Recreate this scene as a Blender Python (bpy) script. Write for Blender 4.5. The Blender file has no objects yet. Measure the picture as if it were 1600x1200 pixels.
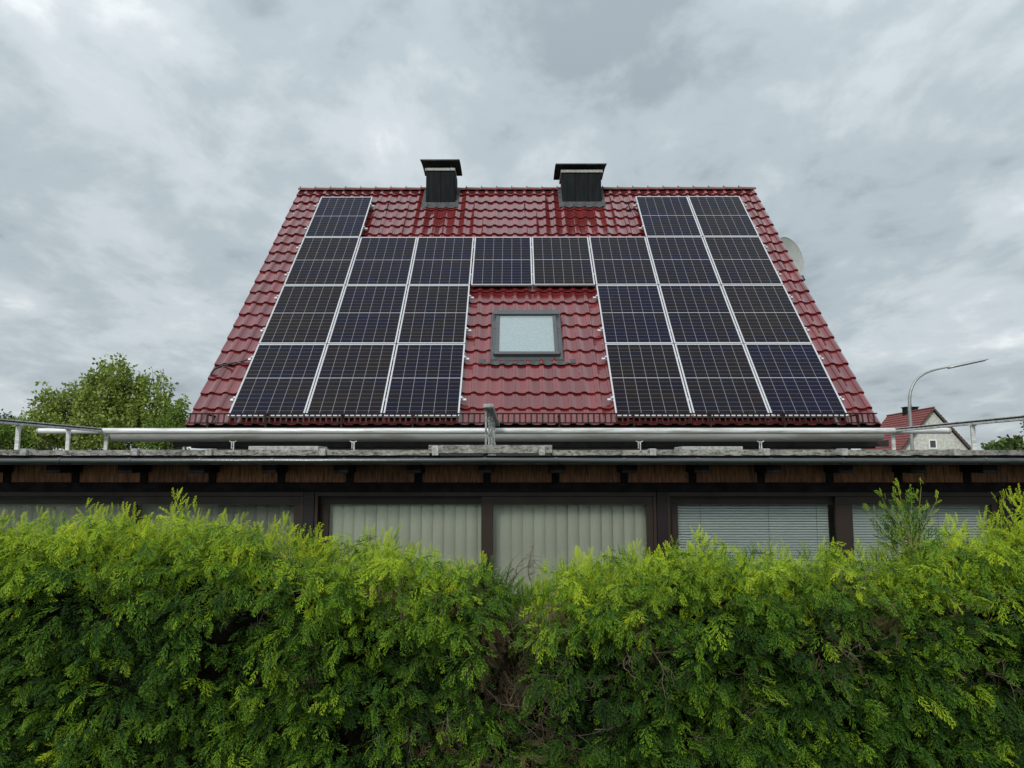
import bpy, bmesh, math, random
import numpy as np
from mathutils import Vector, Matrix, Euler
PI = math.pi
R = math.radians
rnd = random.Random(7)
scene = bpy.context.scene
col = scene.collection

# ------------------------------------------------------------------ camera
EYE = 2.15
FPX = 1130.92                      # focal length in pixels of a 1600 px wide picture
PITCH, YAW = R(6.4574), R(0.2396)
cam = bpy.data.cameras.new('camera')
cam.sensor_width = 36.0
cam.lens = 36.0 * FPX / 1600.0
cam.clip_start = 0.05
cam.clip_end = 3000
camo = bpy.data.objects.new('camera', cam)
col.objects.link(camo)
camo.location = (0, 0, EYE)
camo.rotation_euler = (PI / 2 + PITCH, 0, YAW)
scene.camera = camo

# ------------------------------------------------------------------ sun + sky
SUN_EL, SUN_AZ = R(37), R(-158)      # azimuth from +Y towards +X
sun = bpy.data.lights.new('sun', 'SUN')
sun.energy = 1.5
sun.angle = R(11)
sun.color = (1.0, 0.96, 0.9)
suno = bpy.data.objects.new('sun', sun)
col.objects.link(suno)
sd = Vector((math.sin(SUN_AZ) * math.cos(SUN_EL), math.cos(SUN_AZ) * math.cos(SUN_EL), math.sin(SUN_EL)))
suno.rotation_euler = (-sd).to_track_quat('-Z', 'Y').to_euler()
suno.location = (-20, 20, 40)

scene.view_settings.view_transform = 'Standard'
scene.view_settings.look = 'None'
scene.view_settings.gamma = 1
scene.view_settings.exposure = 0.42
scene.view_settings.use_curve_mapping = False

world = bpy.data.worlds.new('World')
scene.world = world
world.use_nodes = True
wn, wl = world.node_tree.nodes, world.node_tree.links
wn.clear()


def N(nodes, t, **kw):
    n = nodes.new(t)
    for k, v in kw.items():
        setattr(n, k, v)
    return n


def vmath(nodes, links, op, a, b=None, c=None):
    m = nodes.new('ShaderNodeMath')
    m.operation = op
    for i, v in enumerate((a, b, c)):
        if v is None:
            continue
        if isinstance(v, (int, float)):
            m.inputs[i].default_value = v
        else:
            links.new(v, m.inputs[i])
    return m.outputs[0]


def ramp(nodes, links, fac, stops, interp='LINEAR'):
    r = nodes.new('ShaderNodeValToRGB')
    r.color_ramp.interpolation = interp
    e = r.color_ramp.elements
    while len(e) < len(stops):
        e.new(0.5)
    for i, (p, c) in enumerate(stops):
        e[i].position = p
        e[i].color = (*c, 1) if len(c) == 3 else c
    links.new(fac, r.inputs['Fac'])
    return r.outputs['Color']


def mixc(nodes, links, fac, a, b, mode='MIX'):
    m = nodes.new('ShaderNodeMix')
    m.data_type = 'RGBA'
    m.blend_type = mode
    for s, v in ((m.inputs[0], fac), (m.inputs[6], a), (m.inputs[7], b)):
        if isinstance(v, (int, float)):
            s.default_value = v
        elif isinstance(v, tuple):
            s.default_value = (*v, 1)
        else:
            links.new(v, s)
    return m.outputs[2]


def build_sky():
    tc = N(wn, 'ShaderNodeTexCoord')
    sep = N(wn, 'ShaderNodeSeparateXYZ')
    wl.new(tc.outputs['Generated'], sep.inputs[0])
    zc = vmath(wn, wl, 'MAXIMUM', sep.outputs['Z'], 0.0)
    den = vmath(wn, wl, 'ADD', zc, 0.24)
    px = vmath(wn, wl, 'DIVIDE', sep.outputs['X'], den)
    py = vmath(wn, wl, 'DIVIDE', sep.outputs['Y'], den)
    cmb = N(wn, 'ShaderNodeCombineXYZ')
    wl.new(px, cmb.inputs[0]); wl.new(py, cmb.inputs[1])
    cmb.inputs[2].default_value = 3.7
    mp = N(wn, 'ShaderNodeMapping')
    mp.inputs['Rotation'].default_value = (0, 0, R(28))
    mp.inputs['Scale'].default_value = (1.25, 0.95, 1.0)
    mp.inputs['Location'].default_value = (2.3, -1.1, 0)
    wl.new(cmb.outputs[0], mp.inputs[0])
    big = N(wn, 'ShaderNodeTexNoise'); big.inputs['Scale'].default_value = 0.85
    big.inputs['Detail'].default_value = 4; big.inputs['Roughness'].default_value = 0.5
    big.inputs['Distortion'].default_value = 0.15
    wl.new(mp.outputs[0], big.inputs['Vector'])
    mid = N(wn, 'ShaderNodeTexNoise'); mid.inputs['Scale'].default_value = 2.9
    mid.inputs['Detail'].default_value = 8; mid.inputs['Roughness'].default_value = 0.58
    mid.inputs['Distortion'].default_value = 0.22
    wl.new(mp.outputs[0], mid.inputs['Vector'])
    s = vmath(wn, wl, 'MULTIPLY', big.outputs['Fac'], 0.58)
    s = vmath(wn, wl, 'MULTIPLY_ADD', mid.outputs['Fac'], 0.42, s)
    fin = N(wn, 'ShaderNodeTexNoise'); fin.inputs['Scale'].default_value = 9.0
    fin.inputs['Detail'].default_value = 8; fin.inputs['Roughness'].default_value = 0.6
    wl.new(mp.outputs[0], fin.inputs['Vector'])
    s = vmath(wn, wl, 'ADD', s, vmath(wn, wl, 'MULTIPLY', vmath(wn, wl, 'SUBTRACT', fin.outputs['Fac'], 0.5), 0.10))
    c = ramp(wn, wl, s, [(0.38, (0.31, 0.36, 0.395)), (0.47, (0.43, 0.49, 0.525)), (0.55, (0.55, 0.61, 0.64)), (0.66, (0.84, 0.875, 0.89))], 'EASE')
    # brighter cloud where the sun stands behind it, and towards the zenith as any overcast sky
    dn = N(wn, 'ShaderNodeVectorMath', operation='DOT_PRODUCT')
    wl.new(tc.outputs['Generated'], dn.inputs[0])
    dn.inputs[1].default_value = sd
    glow = vmath(wn, wl, 'POWER', vmath(wn, wl, 'MAXIMUM', dn.outputs['Value'], 0.0), 5.0)
    zen = vmath(wn, wl, 'MULTIPLY', vmath(wn, wl, 'POWER', zc, 2.0), 0.7)
    g = vmath(wn, wl, 'MULTIPLY_ADD', glow, 0.8, vmath(wn, wl, 'ADD', zen, 0.80))
    cs = N(wn, 'ShaderNodeVectorMath', operation='SCALE')
    wl.new(c, cs.inputs[0]); wl.new(g, cs.inputs['Scale'])
    sky = N(wn, 'ShaderNodeTexSky', sky_type='NISHITA')
    sky.sun_disc = False
    sky.sun_elevation = SUN_EL
    sky.sun_rotation = SUN_AZ
    b1 = N(wn, 'ShaderNodeBackground'); b1.inputs['Strength'].default_value = 0.06
    wl.new(sky.outputs[0], b1.inputs['Color'])
    b2 = N(wn, 'ShaderNodeBackground'); b2.inputs['Strength'].default_value = 1.0
    wl.new(cs.outputs[0], b2.inputs['Color'])
    ms = N(wn, 'ShaderNodeMixShader'); ms.inputs[0].default_value = 0.93
    wl.new(b1.outputs[0], ms.inputs[1]); wl.new(b2.outputs[0], ms.inputs[2])
    out = N(wn, 'ShaderNodeOutputWorld')
    wl.new(ms.outputs[0], out.inputs['Surface'])


build_sky()

# ------------------------------------------------------------------ helpers
_cp, _sp, _cy, _sy = math.cos(PITCH), math.sin(PITCH), math.cos(YAW), math.sin(YAW)
_F = Vector((-_sy * _cp, _cy * _cp, _sp)); _R = Vector((_cy, _sy, 0)); _U = _R.cross(_F)


def at(px, py, Y):
    """place measured off the photograph (1600 px wide) at distance Y"""
    d = _F + _R * ((px - 800) / FPX) - _U * ((py - 600) / FPX)
    p = d * (Y / d.y)
    return Vector((p.x, p.y, p.z + EYE))


def tag(o, label=None, cat=None, group=None, kind=None):
    if label: o['label'] = label
    if cat: o['category'] = cat
    if group: o['group'] = group
    if kind: o['kind'] = kind
    return o


def thing(name, label, cat, loc=(0, 0, 0), rotz=0.0, group=None):
    o = bpy.data.objects.new(name, None)
    o.empty_display_size = 0.2
    col.objects.link(o)
    o.location = loc
    o.rotation_euler = (0, 0, rotz)
    return tag(o, label, cat, group)


class MB:
    def __init__(s):
        s.v, s.f, s.m = [], [], []

    def add(s, vs, fs, mi=0):
        b = len(s.v)
        s.v.extend([tuple(v) for v in vs])
        s.f.extend([tuple(i + b for i in f) for f in fs])
        s.m.extend([mi] * len(fs))
        return s

    def box(s, a, b, mi=0, M=None):
        x0, y0, z0 = a; x1, y1, z1 = b
        vs = [Vector(p) for p in ((x0, y0, z0), (x1, y0, z0), (x1, y1, z0), (x0, y1, z0), (x0, y0, z1), (x1, y0, z1), (x1, y1, z1), (x0, y1, z1))]
        if M is not None: vs = [M @ v for v in vs]
        return s.add(vs, [(0, 3, 2, 1), (4, 5, 6, 7), (0, 1, 5, 4), (1, 2, 6, 5), (2, 3, 7, 6), (3, 0, 4, 7)], mi)

    def tube(s, pts, r, n=8, mi=0, caps=True):
        pts = [Vector(p) for p in pts]
        rr = r if isinstance(r, (list, tuple)) else [r] * len(pts)
        rings = []
        up0 = None
        for i, p in enumerate(pts):
            d = (pts[min(i + 1, len(pts) - 1)] - pts[max(i - 1, 0)]).normalized()
            if up0 is None:
                up0 = Vector((0, 0, 1)) if abs(d.z) < 0.9 else Vector((1, 0, 0))
            a = d.cross(up0).normalized(); b = a.cross(d).normalized()
            up0 = b
            rings.append([p + (a * math.cos(2 * PI * k / n) + b * math.sin(2 * PI * k / n)) * rr[i] for k in range(n)])
        vs = [v for rg in rings for v in rg]
        fs = []
        for i in range(len(pts) - 1):
            for k in range(n):
                k2 = (k + 1) % n
                fs.append((i * n + k, i * n + k2, (i + 1) * n + k2, (i + 1) * n + k))
        if caps:
            fs.append(tuple(range(n - 1, -1, -1)))
            fs.append(tuple((len(pts) - 1) * n + k for k in range(n)))
        return s.add(vs, fs, mi)

    def profile_x(s, prof, x0, x1, mi=0, closed=True):
        """extrude a (y,z) profile along X"""
        n = len(prof)
        vs = [(x0, y, z) for y, z in prof] + [(x1, y, z) for y, z in prof]
        fs = [(k, (k + 1) % n, n + (k + 1) % n, n + k) for k in range(n if closed else n - 1)]
        if closed:
            fs += [tuple(range(n - 1, -1, -1)), tuple(range(n, 2 * n))]
        return s.add(vs, fs, mi)

    def mesh(s, name, mats, smooth=False):
        me = bpy.data.meshes.new(name)
        me.from_pydata(s.v, [], s.f)
        for m in (mats if isinstance(mats, (list, tuple)) else [mats]):
            me.materials.append(m)
        if any(s.m):
            me.polygons.foreach_set('material_index', s.m)
        if smooth:
            me.polygons.foreach_set('use_smooth', [True] * len(me.polygons))
        me.update()
        return me

    def build(s, name, mats, parent=None, smooth=False, bevel=0, kind=None, fix=True):
        me = s.mesh(name, mats, smooth)
        if fix:
            bm = bmesh.new(); bm.from_mesh(me)
            bmesh.ops.recalc_face_normals(bm, faces=bm.faces)
            bm.to_mesh(me); bm.free()
        o = link(name, me, parent)
        if smooth:
            me.set_sharp_from_angle(angle=R(40))
        if bevel:
            b = o.modifiers.new('bevel', 'BEVEL'); b.width = bevel; b.segments = 2; b.limit_method = 'ANGLE'
        if kind: o['kind'] = kind
        return o


def link(name, me, parent=None, loc=None, M=None):
    o = bpy.data.objects.new(name, me)
    col.objects.link(o)
    if parent is not None: o.parent = parent
    if loc is not None: o.location = loc
    if M is not None: o.matrix_basis = M
    return o


# ------------------------------------------------------------------ materials
def mat(name, base, rough=0.6, metal=0.0, var=0.12, scale=6.0, bump=0.0, bscale=40.0, dark=None, spec=0.5, coat=0.0, coatr=0.1, stretch=(1, 1, 1), objrand=0.0, dirt=None, dirt_scale=3.0, dirt_amt=0.5):
    m = bpy.data.materials.new(name)
    m.use_nodes = True
    n, l = m.node_tree.nodes, m.node_tree.links
    b = n['Principled BSDF']
    b.inputs['Roughness'].default_value = rough
    b.inputs['Metallic'].default_value = metal
    b.inputs['Specular IOR Level'].default_value = spec
    b.inputs['Coat Weight'].default_value = coat
    b.inputs['Coat Roughness'].default_value = coatr
    tc = n.new('ShaderNodeTexCoord')
    mp = n.new('ShaderNodeMapping'); mp.inputs['Scale'].default_value = stretch
    l.new(tc.outputs['Object'], mp.inputs[0])
    t = n.new('ShaderNodeTexNoise'); t.inputs['Scale'].default_value = scale; t.inputs['Detail'].default_value = 6
    t.inputs['Roughness'].default_value = 0.65
    l.new(mp.outputs[0], t.inputs['Vector'])
    dk = dark or tuple(c * (1 - var * 2) for c in base)
    lt = tuple(min(1, c * (1 + var)) for c in base)
    c = ramp(n, l, t.outputs['Fac'], [(0.3, dk), (0.7, lt)])
    if dirt:
        t3 = n.new('ShaderNodeTexNoise'); t3.inputs['Scale'].default_value = dirt_scale; t3.inputs['Detail'].default_value = 8
        t3.inputs['Roughness'].default_value = 0.7
        l.new(mp.outputs[0], t3.inputs['Vector'])
        f = ramp(n, l, t3.outputs['Fac'], [(0.48, (0, 0, 0)), (0.62, (dirt_amt,) * 3)])
        c = mixc(n, l, f, c, dirt)
    if objrand:
        oi = n.new('ShaderNodeObjectInfo'); g = n.new('ShaderNodeNewGeometry')
        r = vmath(n, l, 'FRACT', vmath(n, l, 'ADD', oi.outputs['Random'], g.outputs['Random Per Island']))
        r = vmath(n, l, 'MULTIPLY_ADD', r, 2 * objrand, 1 - objrand)
        sc = n.new('ShaderNodeVectorMath'); sc.operation = 'SCALE'
        l.new(c, sc.inputs[0]); l.new(r, sc.inputs['Scale'])
        c = sc.outputs[0]
    l.new(c, b.inputs['Base Color'])
    rr = ramp(n, l, t.outputs['Fac'], [(0.3, (min(1, rough * 1.25),) * 3), (0.7, (rough * 0.8,) * 3)])
    l.new(rr, b.inputs['Roughness'])
    if bump:
        t2 = n.new('ShaderNodeTexNoise'); t2.inputs['Scale'].default_value = bscale; t2.inputs['Detail'].default_value = 4
        l.new(mp.outputs[0], t2.inputs['Vector'])
        bp = n.new('ShaderNodeBump'); bp.inputs['Strength'].default_value = bump; bp.inputs['Distance'].default_value = 0.01
        l.new(t2.outputs['Fac'], bp.inputs['Height']); l.new(bp.outputs[0], b.inputs['Normal'])
    return m


M_tile = mat('glazed_red_tile', (0.155, 0.016, 0.017), 0.15, var=0.12, scale=9, bump=0.08, bscale=26, spec=0.7, coat=0.7, coatr=0.12, objrand=0.20, dirt=(0.10, 0.012, 0.012), dirt_scale=5, dirt_amt=0.5)
M_ridge = mat('ridge_tile_red', (0.15, 0.03, 0.03), 0.3, var=0.2, scale=8, bump=0.2, objrand=0.1, dirt=(0.12, 0.10, 0.08), dirt_scale=14, dirt_amt=0.4)
M_white = mat('panel_frame_aluminium', (0.62, 0.63, 0.64), 0.38, metal=0.3, var=0.05, scale=3)
M_alu = mat('rail_aluminium', (0.72, 0.73, 0.74), 0.35, metal=0.6, var=0.1, scale=20)
M_zinc = mat('zinc_gutter', (0.40, 0.40, 0.37), 0.5, metal=0.1, var=0.16, scale=3, stretch=(0.6, 4, 4), dirt=(0.10, 0.09, 0.065), dirt_scale=1.5, dirt_amt=0.6, bump=0.1, bscale=5)
M_tube = mat('weathered_tube_metal', (0.66, 0.67, 0.66), 0.42, metal=0.15, var=0.14, scale=5, stretch=(0.5, 6, 6), dirt=(0.2, 0.19, 0.15), dirt_scale=3, dirt_amt=0.6)
M_gutpipe = mat('grey_pvc_gutter', (0.045, 0.055, 0.055), 0.2, var=0.15, scale=5, stretch=(0.5, 5, 5), spec=0.7, dirt=(0.05, 0.05, 0.045), dirt_scale=6, dirt_amt=0.5)
M_conc = mat('lichened_concrete', (0.30, 0.29, 0.26), 0.9, var=0.28, scale=16, bump=0.6, bscale=60, dirt=(0.045, 0.046, 0.034), dirt_scale=44, dirt_amt=0.95, stretch=(0.5, 1, 1))
M_conc2 = mat('pale_concrete_block', (0.40, 0.40, 0.38), 0.9, var=0.2, scale=22, bump=0.5, bscale=70, dirt=(0.12, 0.12, 0.09), dirt_scale=20, dirt_amt=0.6)
M_board = mat('stained_wood_board', (0.30, 0.115, 0.045), 0.6, var=0.3, scale=9, stretch=(6, 1, 0.7), bump=0.5, bscale=18, dirt=(0.03, 0.014, 0.009), dirt_scale=8, dirt_amt=0.8, objrand=0.2)
M_beam = mat('dark_stained_beam', (0.010, 0.008, 0.008), 0.8, var=0.3, scale=8, bump=0.3, spec=0.2)
M_frame = mat('brown_window_frame', (0.030, 0.021, 0.016), 0.5, var=0.1, scale=4, spec=0.3)
M_frame2 = mat('brown_window_post', (0.014, 0.010, 0.011), 0.5, var=0.15, scale=4, spec=0.3)
M_black = mat('black_rubber', (0.012, 0.012, 0.012), 0.5, var=0.1)
M_slate = mat('anthracite_cladding', (0.013, 0.015, 0.016), 0.7, metal=0.0, var=0.16, scale=3, stretch=(6, 6, 0.7), bump=0.1, bscale=8, spec=0.08)
M_capm = mat('black_cap_sheet', (0.006, 0.006, 0.007), 0.7, var=0.2)
M_lead = mat('lead_flashing', (0.06, 0.063, 0.063), 0.6, metal=0.0, var=0.25, scale=14, bump=0.3, bscale=30)
M_skyf = mat('grey_window_cladding', (0.10, 0.105, 0.11), 0.33, metal=0.3, var=0.08, scale=5)
M_plaster = mat('house_plaster', (0.55, 0.53, 0.48), 0.9, var=0.08, scale=6, bump=0.3, bscale=90)
M_guard = mat('snow_guard_brown', (0.022, 0.011, 0.009), 0.5, var=0.3, scale=30, dirt=(0.06, 0.03, 0.02), dirt_scale=20, dirt_amt=0.5, spec=0.15)
M_soffit = mat('dark_soffit', (0.02, 0.016, 0.014), 0.7, var=0.2)
M_roofing = mat('bitumen_roofing', (0.10, 0.10, 0.095), 0.9, var=0.25, scale=10, bump=0.5, bscale=120)
M_dish = mat('dish_grey_paint', (0.33, 0.34, 0.315), 0.4, var=0.06, scale=6)
M_dgrey = mat('dark_plastic', (0.05, 0.052, 0.055), 0.45, var=0.1)
M_pole = mat('galvanised_pole', (0.30, 0.32, 0.31), 0.45, metal=0.4, var=0.12, scale=5)
M_lamphead = mat('lamp_head_grey', (0.42, 0.43, 0.43), 0.35, metal=0.3, var=0.06)
M_blind = mat('cream_vertical_blind', (0.86, 0.82, 0.71), 0.85, var=0.05, scale=3, bump=0.2, bscale=200, objrand=0.04)
M_blind_shaded = mat('shaded_vertical_blind', (0.40, 0.38, 0.32), 0.85, var=0.06, scale=3, bump=0.2, bscale=200, objrand=0.05)  # shaded copy of the blind cloth: window shade put into the colour
M_ven = mat('white_venetian_slat', (0.86, 0.88, 0.90), 0.35, var=0.03)
M_room = mat('room_wall', (0.30, 0.28, 0.25), 0.9, var=0.05)
M_handrail = mat('weathered_handrail', (0.38, 0.40, 0.38), 0.55, metal=0.2, var=0.35, scale=40, stretch=(1, 0.3, 1), dirt=(0.06, 0.065, 0.05), dirt_scale=60, dirt_amt=0.9, bump=0.4)
M_bark = mat('bark', (0.10, 0.075, 0.055), 0.95, var=0.3, scale=10, bump=0.7, bscale=30)
M_twig = mat('bare_twig', (0.14, 0.108, 0.072), 0.9, var=0.3, scale=20, objrand=0.1)
M_stem = mat('green_young_stem', (0.16, 0.17, 0.04), 0.7, var=0.2)
M_core = mat('shade_black_inner_growth', (0.009, 0.009, 0.005), 1.0, var=0.4, scale=30, bump=1.0, bscale=60, spec=0.1)  # inner growth painted near black for the shade inside the hedge
M_grass = mat('grass_soil', (0.05, 0.075, 0.025), 0.95, var=0.35, scale=2, bump=0.8, bscale=20)
M_nwall = mat('grey_roughcast', (0.52, 0.52, 0.47), 0.95, var=0.18, scale=4, bump=0.6, bscale=12)
M_ntile = mat('neighbour_red_tile', (0.20, 0.035, 0.027), 0.45, var=0.2, scale=5, bump=0.2)
M_nwood = mat('neighbour_barge_board', (0.10, 0.05, 0.04), 0.6, var=0.2)
M_nsoff = mat('neighbour_soffit', (0.35, 0.34, 0.32), 0.7, var=0.05)
M_paint = mat('white_window_paint', (0.78, 0.78, 0.77), 0.4, var=0.03)


def glass_mat(name, tint=(1, 1, 1), ior=1.5, rough=0.0, bump=0.0):
    m = bpy.data.materials.new(name); m.use_nodes = True
    n, l = m.node_tree.nodes, m.node_tree.links
    n.clear()
    o = n.new('ShaderNodeOutputMaterial'); mx = n.new('ShaderNodeMixShader')
    tr = n.new('ShaderNodeBsdfTransparent'); tr.inputs[0].default_value = (*tint, 1)
    gl = n.new('ShaderNodeBsdfGlossy'); gl.inputs['Roughness'].default_value = rough
    fr = n.new('ShaderNodeFresnel'); fr.inputs['IOR'].default_value = ior
    l.new(fr.outputs[0], mx.inputs[0]); l.new(tr.outputs[0], mx.inputs[1]); l.new(gl.outputs[0], mx.inputs[2])
    l.new(mx.outputs[0], o.inputs[0])
    return m


M_glass = glass_mat('window_glass', (0.92, 0.95, 0.93), 1.5)


def skylight_glass():
    m = mat('frosted_patterned_glass', (0.36, 0.43, 0.44), 0.12, var=0.1, scale=8, spec=0.8)
    n, l = m.node_tree.nodes, m.node_tree.links
    b = n['Principled BSDF']
    tc = n.new('ShaderNodeTexCoord')
    v = n.new('ShaderNodeTexVoronoi'); v.inputs['Scale'].default_value = 46
    l.new(tc.outputs['Object'], v.inputs['Vector'])
    t = n.new('ShaderNodeTexNoise'); t.inputs['Scale'].default_value = 60; t.inputs['Detail'].default_value = 3
    l.new(tc.outputs['Object'], t.inputs['Vector'])
    s = vmath(n, l, 'MULTIPLY_ADD', t.outputs['Fac'], 0.8, vmath(n, l, 'MULTIPLY', v.outputs['Distance'], 0.9))
    c = ramp(n, l, s, [(0.4, (0.36, 0.42, 0.42)), (0.65, (0.31, 0.37, 0.375)), (0.9, (0.26, 0.32, 0.33))])
    l.new(c, b.inputs['Base Color'])
    return m


M_frost = skylight_glass()


def cell_mat():
    m = bpy.data.materials.new('photovoltaic_cells'); m.use_nodes = True
    n, l = m.node_tree.nodes, m.node_tree.links
    b = n['Principled BSDF']
    tc = n.new('ShaderNodeTexCoord'); sep = n.new('ShaderNodeSeparateXYZ')
    l.new(tc.outputs['Object'], sep.inputs[0])
    x, y = sep.outputs['X'], sep.outputs['Y']
    W0, W1, L0, L1 = 0.022, 1.112, 0.022, 1.700
    u = vmath(n, l, 'MULTIPLY', vmath(n, l, 'SUBTRACT', x, W0), 6 / (W1 - W0))
    v = vmath(n, l, 'MULTIPLY', vmath(n, l, 'SUBTRACT', y, L0), 18 / (L1 - L0))

    def line(q, hw):   # 1 near whole numbers
        d = vmath(n, l, 'ABSOLUTE', vmath(n, l, 'SUBTRACT', vmath(n, l, 'FRACT', vmath(n, l, 'ADD', q, 0.5)), 0.5))
        return vmath(n, l, 'LESS_THAN', d, hw)
    lx = line(u, 0.017); ly = line(v, 0.016)
    midl = vmath(n, l, 'LESS_THAN', vmath(n, l, 'ABSOLUTE', vmath(n, l, 'SUBTRACT', v, 9.0)), 0.06)
    ln = vmath(n, l, 'MAXIMUM', lx, vmath(n, l, 'MAXIMUM', ly, midl))
    bus = line(vmath(n, l, 'MULTIPLY', u, 9.0), 0.035)
    # each cell has its own tint of blue or brown, the whole panel leans one way
    cid = n.new('ShaderNodeCombineXYZ')
    l.new(vmath(n, l, 'FLOOR', u), cid.inputs[0]); l.new(vmath(n, l, 'FLOOR', v), cid.inputs[1])
    oi = n.new('ShaderNodeObjectInfo'); l.new(vmath(n, l, 'MULTIPLY', oi.outputs['Random'], 50), cid.inputs[2])
    wn_ = n.new('ShaderNodeTexWhiteNoise'); l.new(cid.outputs[0], wn_.inputs['Vector'])
    cl = n.new('ShaderNodeTexNoise'); cl.inputs['Scale'].default_value = 0.35; cl.inputs['Detail'].default_value = 1
    l.new(cid.outputs[0], cl.inputs['Vector'])
    t = vmath(n, l, 'MULTIPLY_ADD', wn_.outputs['Value'], 0.22, vmath(n, l, 'MULTIPLY_ADD', cl.outputs['Fac'], 0.7, vmath(n, l, 'MULTIPLY', oi.outputs['Random'], 0.30)))
    cc = ramp(n, l, t, [(0.35, (0.006, 0.006, 0.022)), (0.62, (0.009, 0.007, 0.011)), (0.9, (0.015, 0.010, 0.008))])
    cc = mixc(n, l, vmath(n, l, 'MULTIPLY', bus, 0.04), cc, (0.25, 0.25, 0.27))
    fcl = vmath(n, l, 'MAXIMUM', vmath(n, l, 'MULTIPLY', lx, 0.45), vmath(n, l, 'MULTIPLY', ly, 0.42))
    fcl = vmath(n, l, 'MAXIMUM', fcl, vmath(n, l, 'MULTIPLY', midl, 0.9))
    cc = mixc(n, l, fcl, cc, (0.50, 0.51, 0.54))
    inside = vmath(n, l, 'MULTIPLY', vmath(n, l, 'LESS_THAN', vmath(n, l, 'ABSOLUTE', vmath(n, l, 'SUBTRACT', u, 3.0)), 3.0),
                   vmath(n, l, 'LESS_THAN', vmath(n, l, 'ABSOLUTE', vmath(n, l, 'SUBTRACT', v, 9.0)), 9.0))
    cc = mixc(n, l, inside, (0.5, 0.51, 0.54), cc)
    l.new(cc, b.inputs['Base Color'])
    b.inputs['Roughness'].default_value = 0.14
    b.inputs['IOR'].default_value = 1.19
    # faint dust and water marks
    dn = n.new('ShaderNodeTexNoise'); dn.inputs['Scale'].default_value = 5; dn.inputs['Detail'].default_value = 6
    l.new(tc.outputs['Object'], dn.inputs['Vector'])
    l.new(ramp(n, l, dn.outputs['Fac'], [(0.35, (0.10,) * 3), (0.75, (0.16,) * 3)]), b.inputs['Roughness'])
    return m


M_cell = cell_mat()


def leaf_mat(name, old, new, trans=0.35, tipattr=True, tone=True, rough=0.5, dead=(0.12, 0.085, 0.048)):
    """foliage: 'tip' (vertex) runs from shade-darkened old growth to new, 'tone' (instance) picks fresh, plain or dead sprays and carries painted shade"""
    m = bpy.data.materials.new(name); m.use_nodes = True
    n, l = m.node_tree.nodes, m.node_tree.links
    b = n['Principled BSDF']
    out = n['Material Output']
    if tipattr:
        a = n.new('ShaderNodeAttribute'); a.attribute_name = 'tip'; tip = a.outputs['Fac']
    else:
        g = n.new('ShaderNodeNewGeometry'); tip = g.outputs['Random Per Island']
    if tone:
        a2 = n.new('ShaderNodeAttribute'); a2.attribute_type = 'INSTANCER'; a2.attribute_name = 'tone'; tn = a2.outputs['Fac']
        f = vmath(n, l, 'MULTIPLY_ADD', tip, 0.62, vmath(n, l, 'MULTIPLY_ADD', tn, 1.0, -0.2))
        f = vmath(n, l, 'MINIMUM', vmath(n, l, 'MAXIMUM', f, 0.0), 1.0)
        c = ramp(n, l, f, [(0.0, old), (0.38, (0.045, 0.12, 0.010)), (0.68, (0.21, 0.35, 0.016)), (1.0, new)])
        c = mixc(n, l, vmath(n, l, 'LESS_THAN', tn, -0.5), c, dead)
    else:
        c = ramp(n, l, tip, [(0.0, old), (1.0, new)])
    l.new(c, b.inputs['Base Color'])
    b.inputs['Roughness'].default_value = rough
    b.inputs['Specular IOR Level'].default_value = 0.2
    t = n.new('ShaderNodeBsdfTranslucent'); l.new(c, t.inputs['Color'])
    mx = n.new('ShaderNodeMixShader'); mx.inputs[0].default_value = trans
    l.new(b.outputs[0], mx.inputs[1]); l.new(t.outputs[0], mx.inputs[2])
    l.new(mx.outputs[0], out.inputs['Surface'])
    return m


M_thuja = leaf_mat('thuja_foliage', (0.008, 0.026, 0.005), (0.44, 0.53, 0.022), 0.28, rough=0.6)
M_leaf = leaf_mat('deciduous_leaf', (0.11, 0.16, 0.03), (0.34, 0.42, 0.085), 0.35, tipattr=False, tone=False)
M_leaf2 = leaf_mat('fresh_bush_leaf', (0.07, 0.13, 0.02), (0.20, 0.30, 0.05), 0.35, tipattr=False, tone=False)
M_leaf3 = leaf_mat('far_wood_leaf', (0.05, 0.085, 0.025), (0.13, 0.19, 0.05), 0.2, tipattr=False, tone=False)
M_needle = leaf_mat('pine_needle', (0.02, 0.035, 0.015), (0.05, 0.08, 0.03), 0.15, tipattr=False, tone=False)

# ------------------------------------------------------------------ ground
def ground():
    xs = [-1500, -300, -80, -30, -15] + [i * 1.0 for i in range(-12, 13)] + [15, 30, 80, 300, 1500]
    ys = [-1500, -200, -40, -10] + [i * 1.0 for i in range(-6, 30)] + [40, 80, 200, 600, 1500]
    vs, fs = [], []
    for y in ys:
        for x in xs:
            vs.append((x, y, 0.03 * math.sin(x * 1.3 + y * 0.7) * (1 if abs(x) < 20 and abs(y) < 35 else 0)))
    nx = len(xs)
    for j in range(len(ys) - 1):
        for i in range(nx - 1):
            fs.append((j * nx + i, j * nx + i + 1, (j + 1) * nx + i + 1, (j + 1) * nx + i))
    o = MB().add(vs, fs).build('ground', M_grass, smooth=True)
    o['kind'] = 'structure'


ground()

# ------------------------------------------------------------------ the house with the solar roof
SL = R(47.93)
ST, CT = math.sin(SL), math.cos(SL)
PX0, PY0, PZ0 = -4.2827, 10.715, EYE + 0.7313     # lower left corner of the panel field
XL, XR = -4.90, 5.42                               # the verges
PW, PL = 1.154, 1.742                              # panel pitch
TW, TL = 0.215, 0.349                              # tile pitch
NR, NC = 22, 48
S0 = -0.064                                        # lip of the lowest tile course


def roof(X, s, h):
    """X across, s up the slope from the panel field's foot, h above the panel plane"""
    return Vector((X, PY0 + s * CT - h * ST, PZ0 + s * ST + h * CT))


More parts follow.
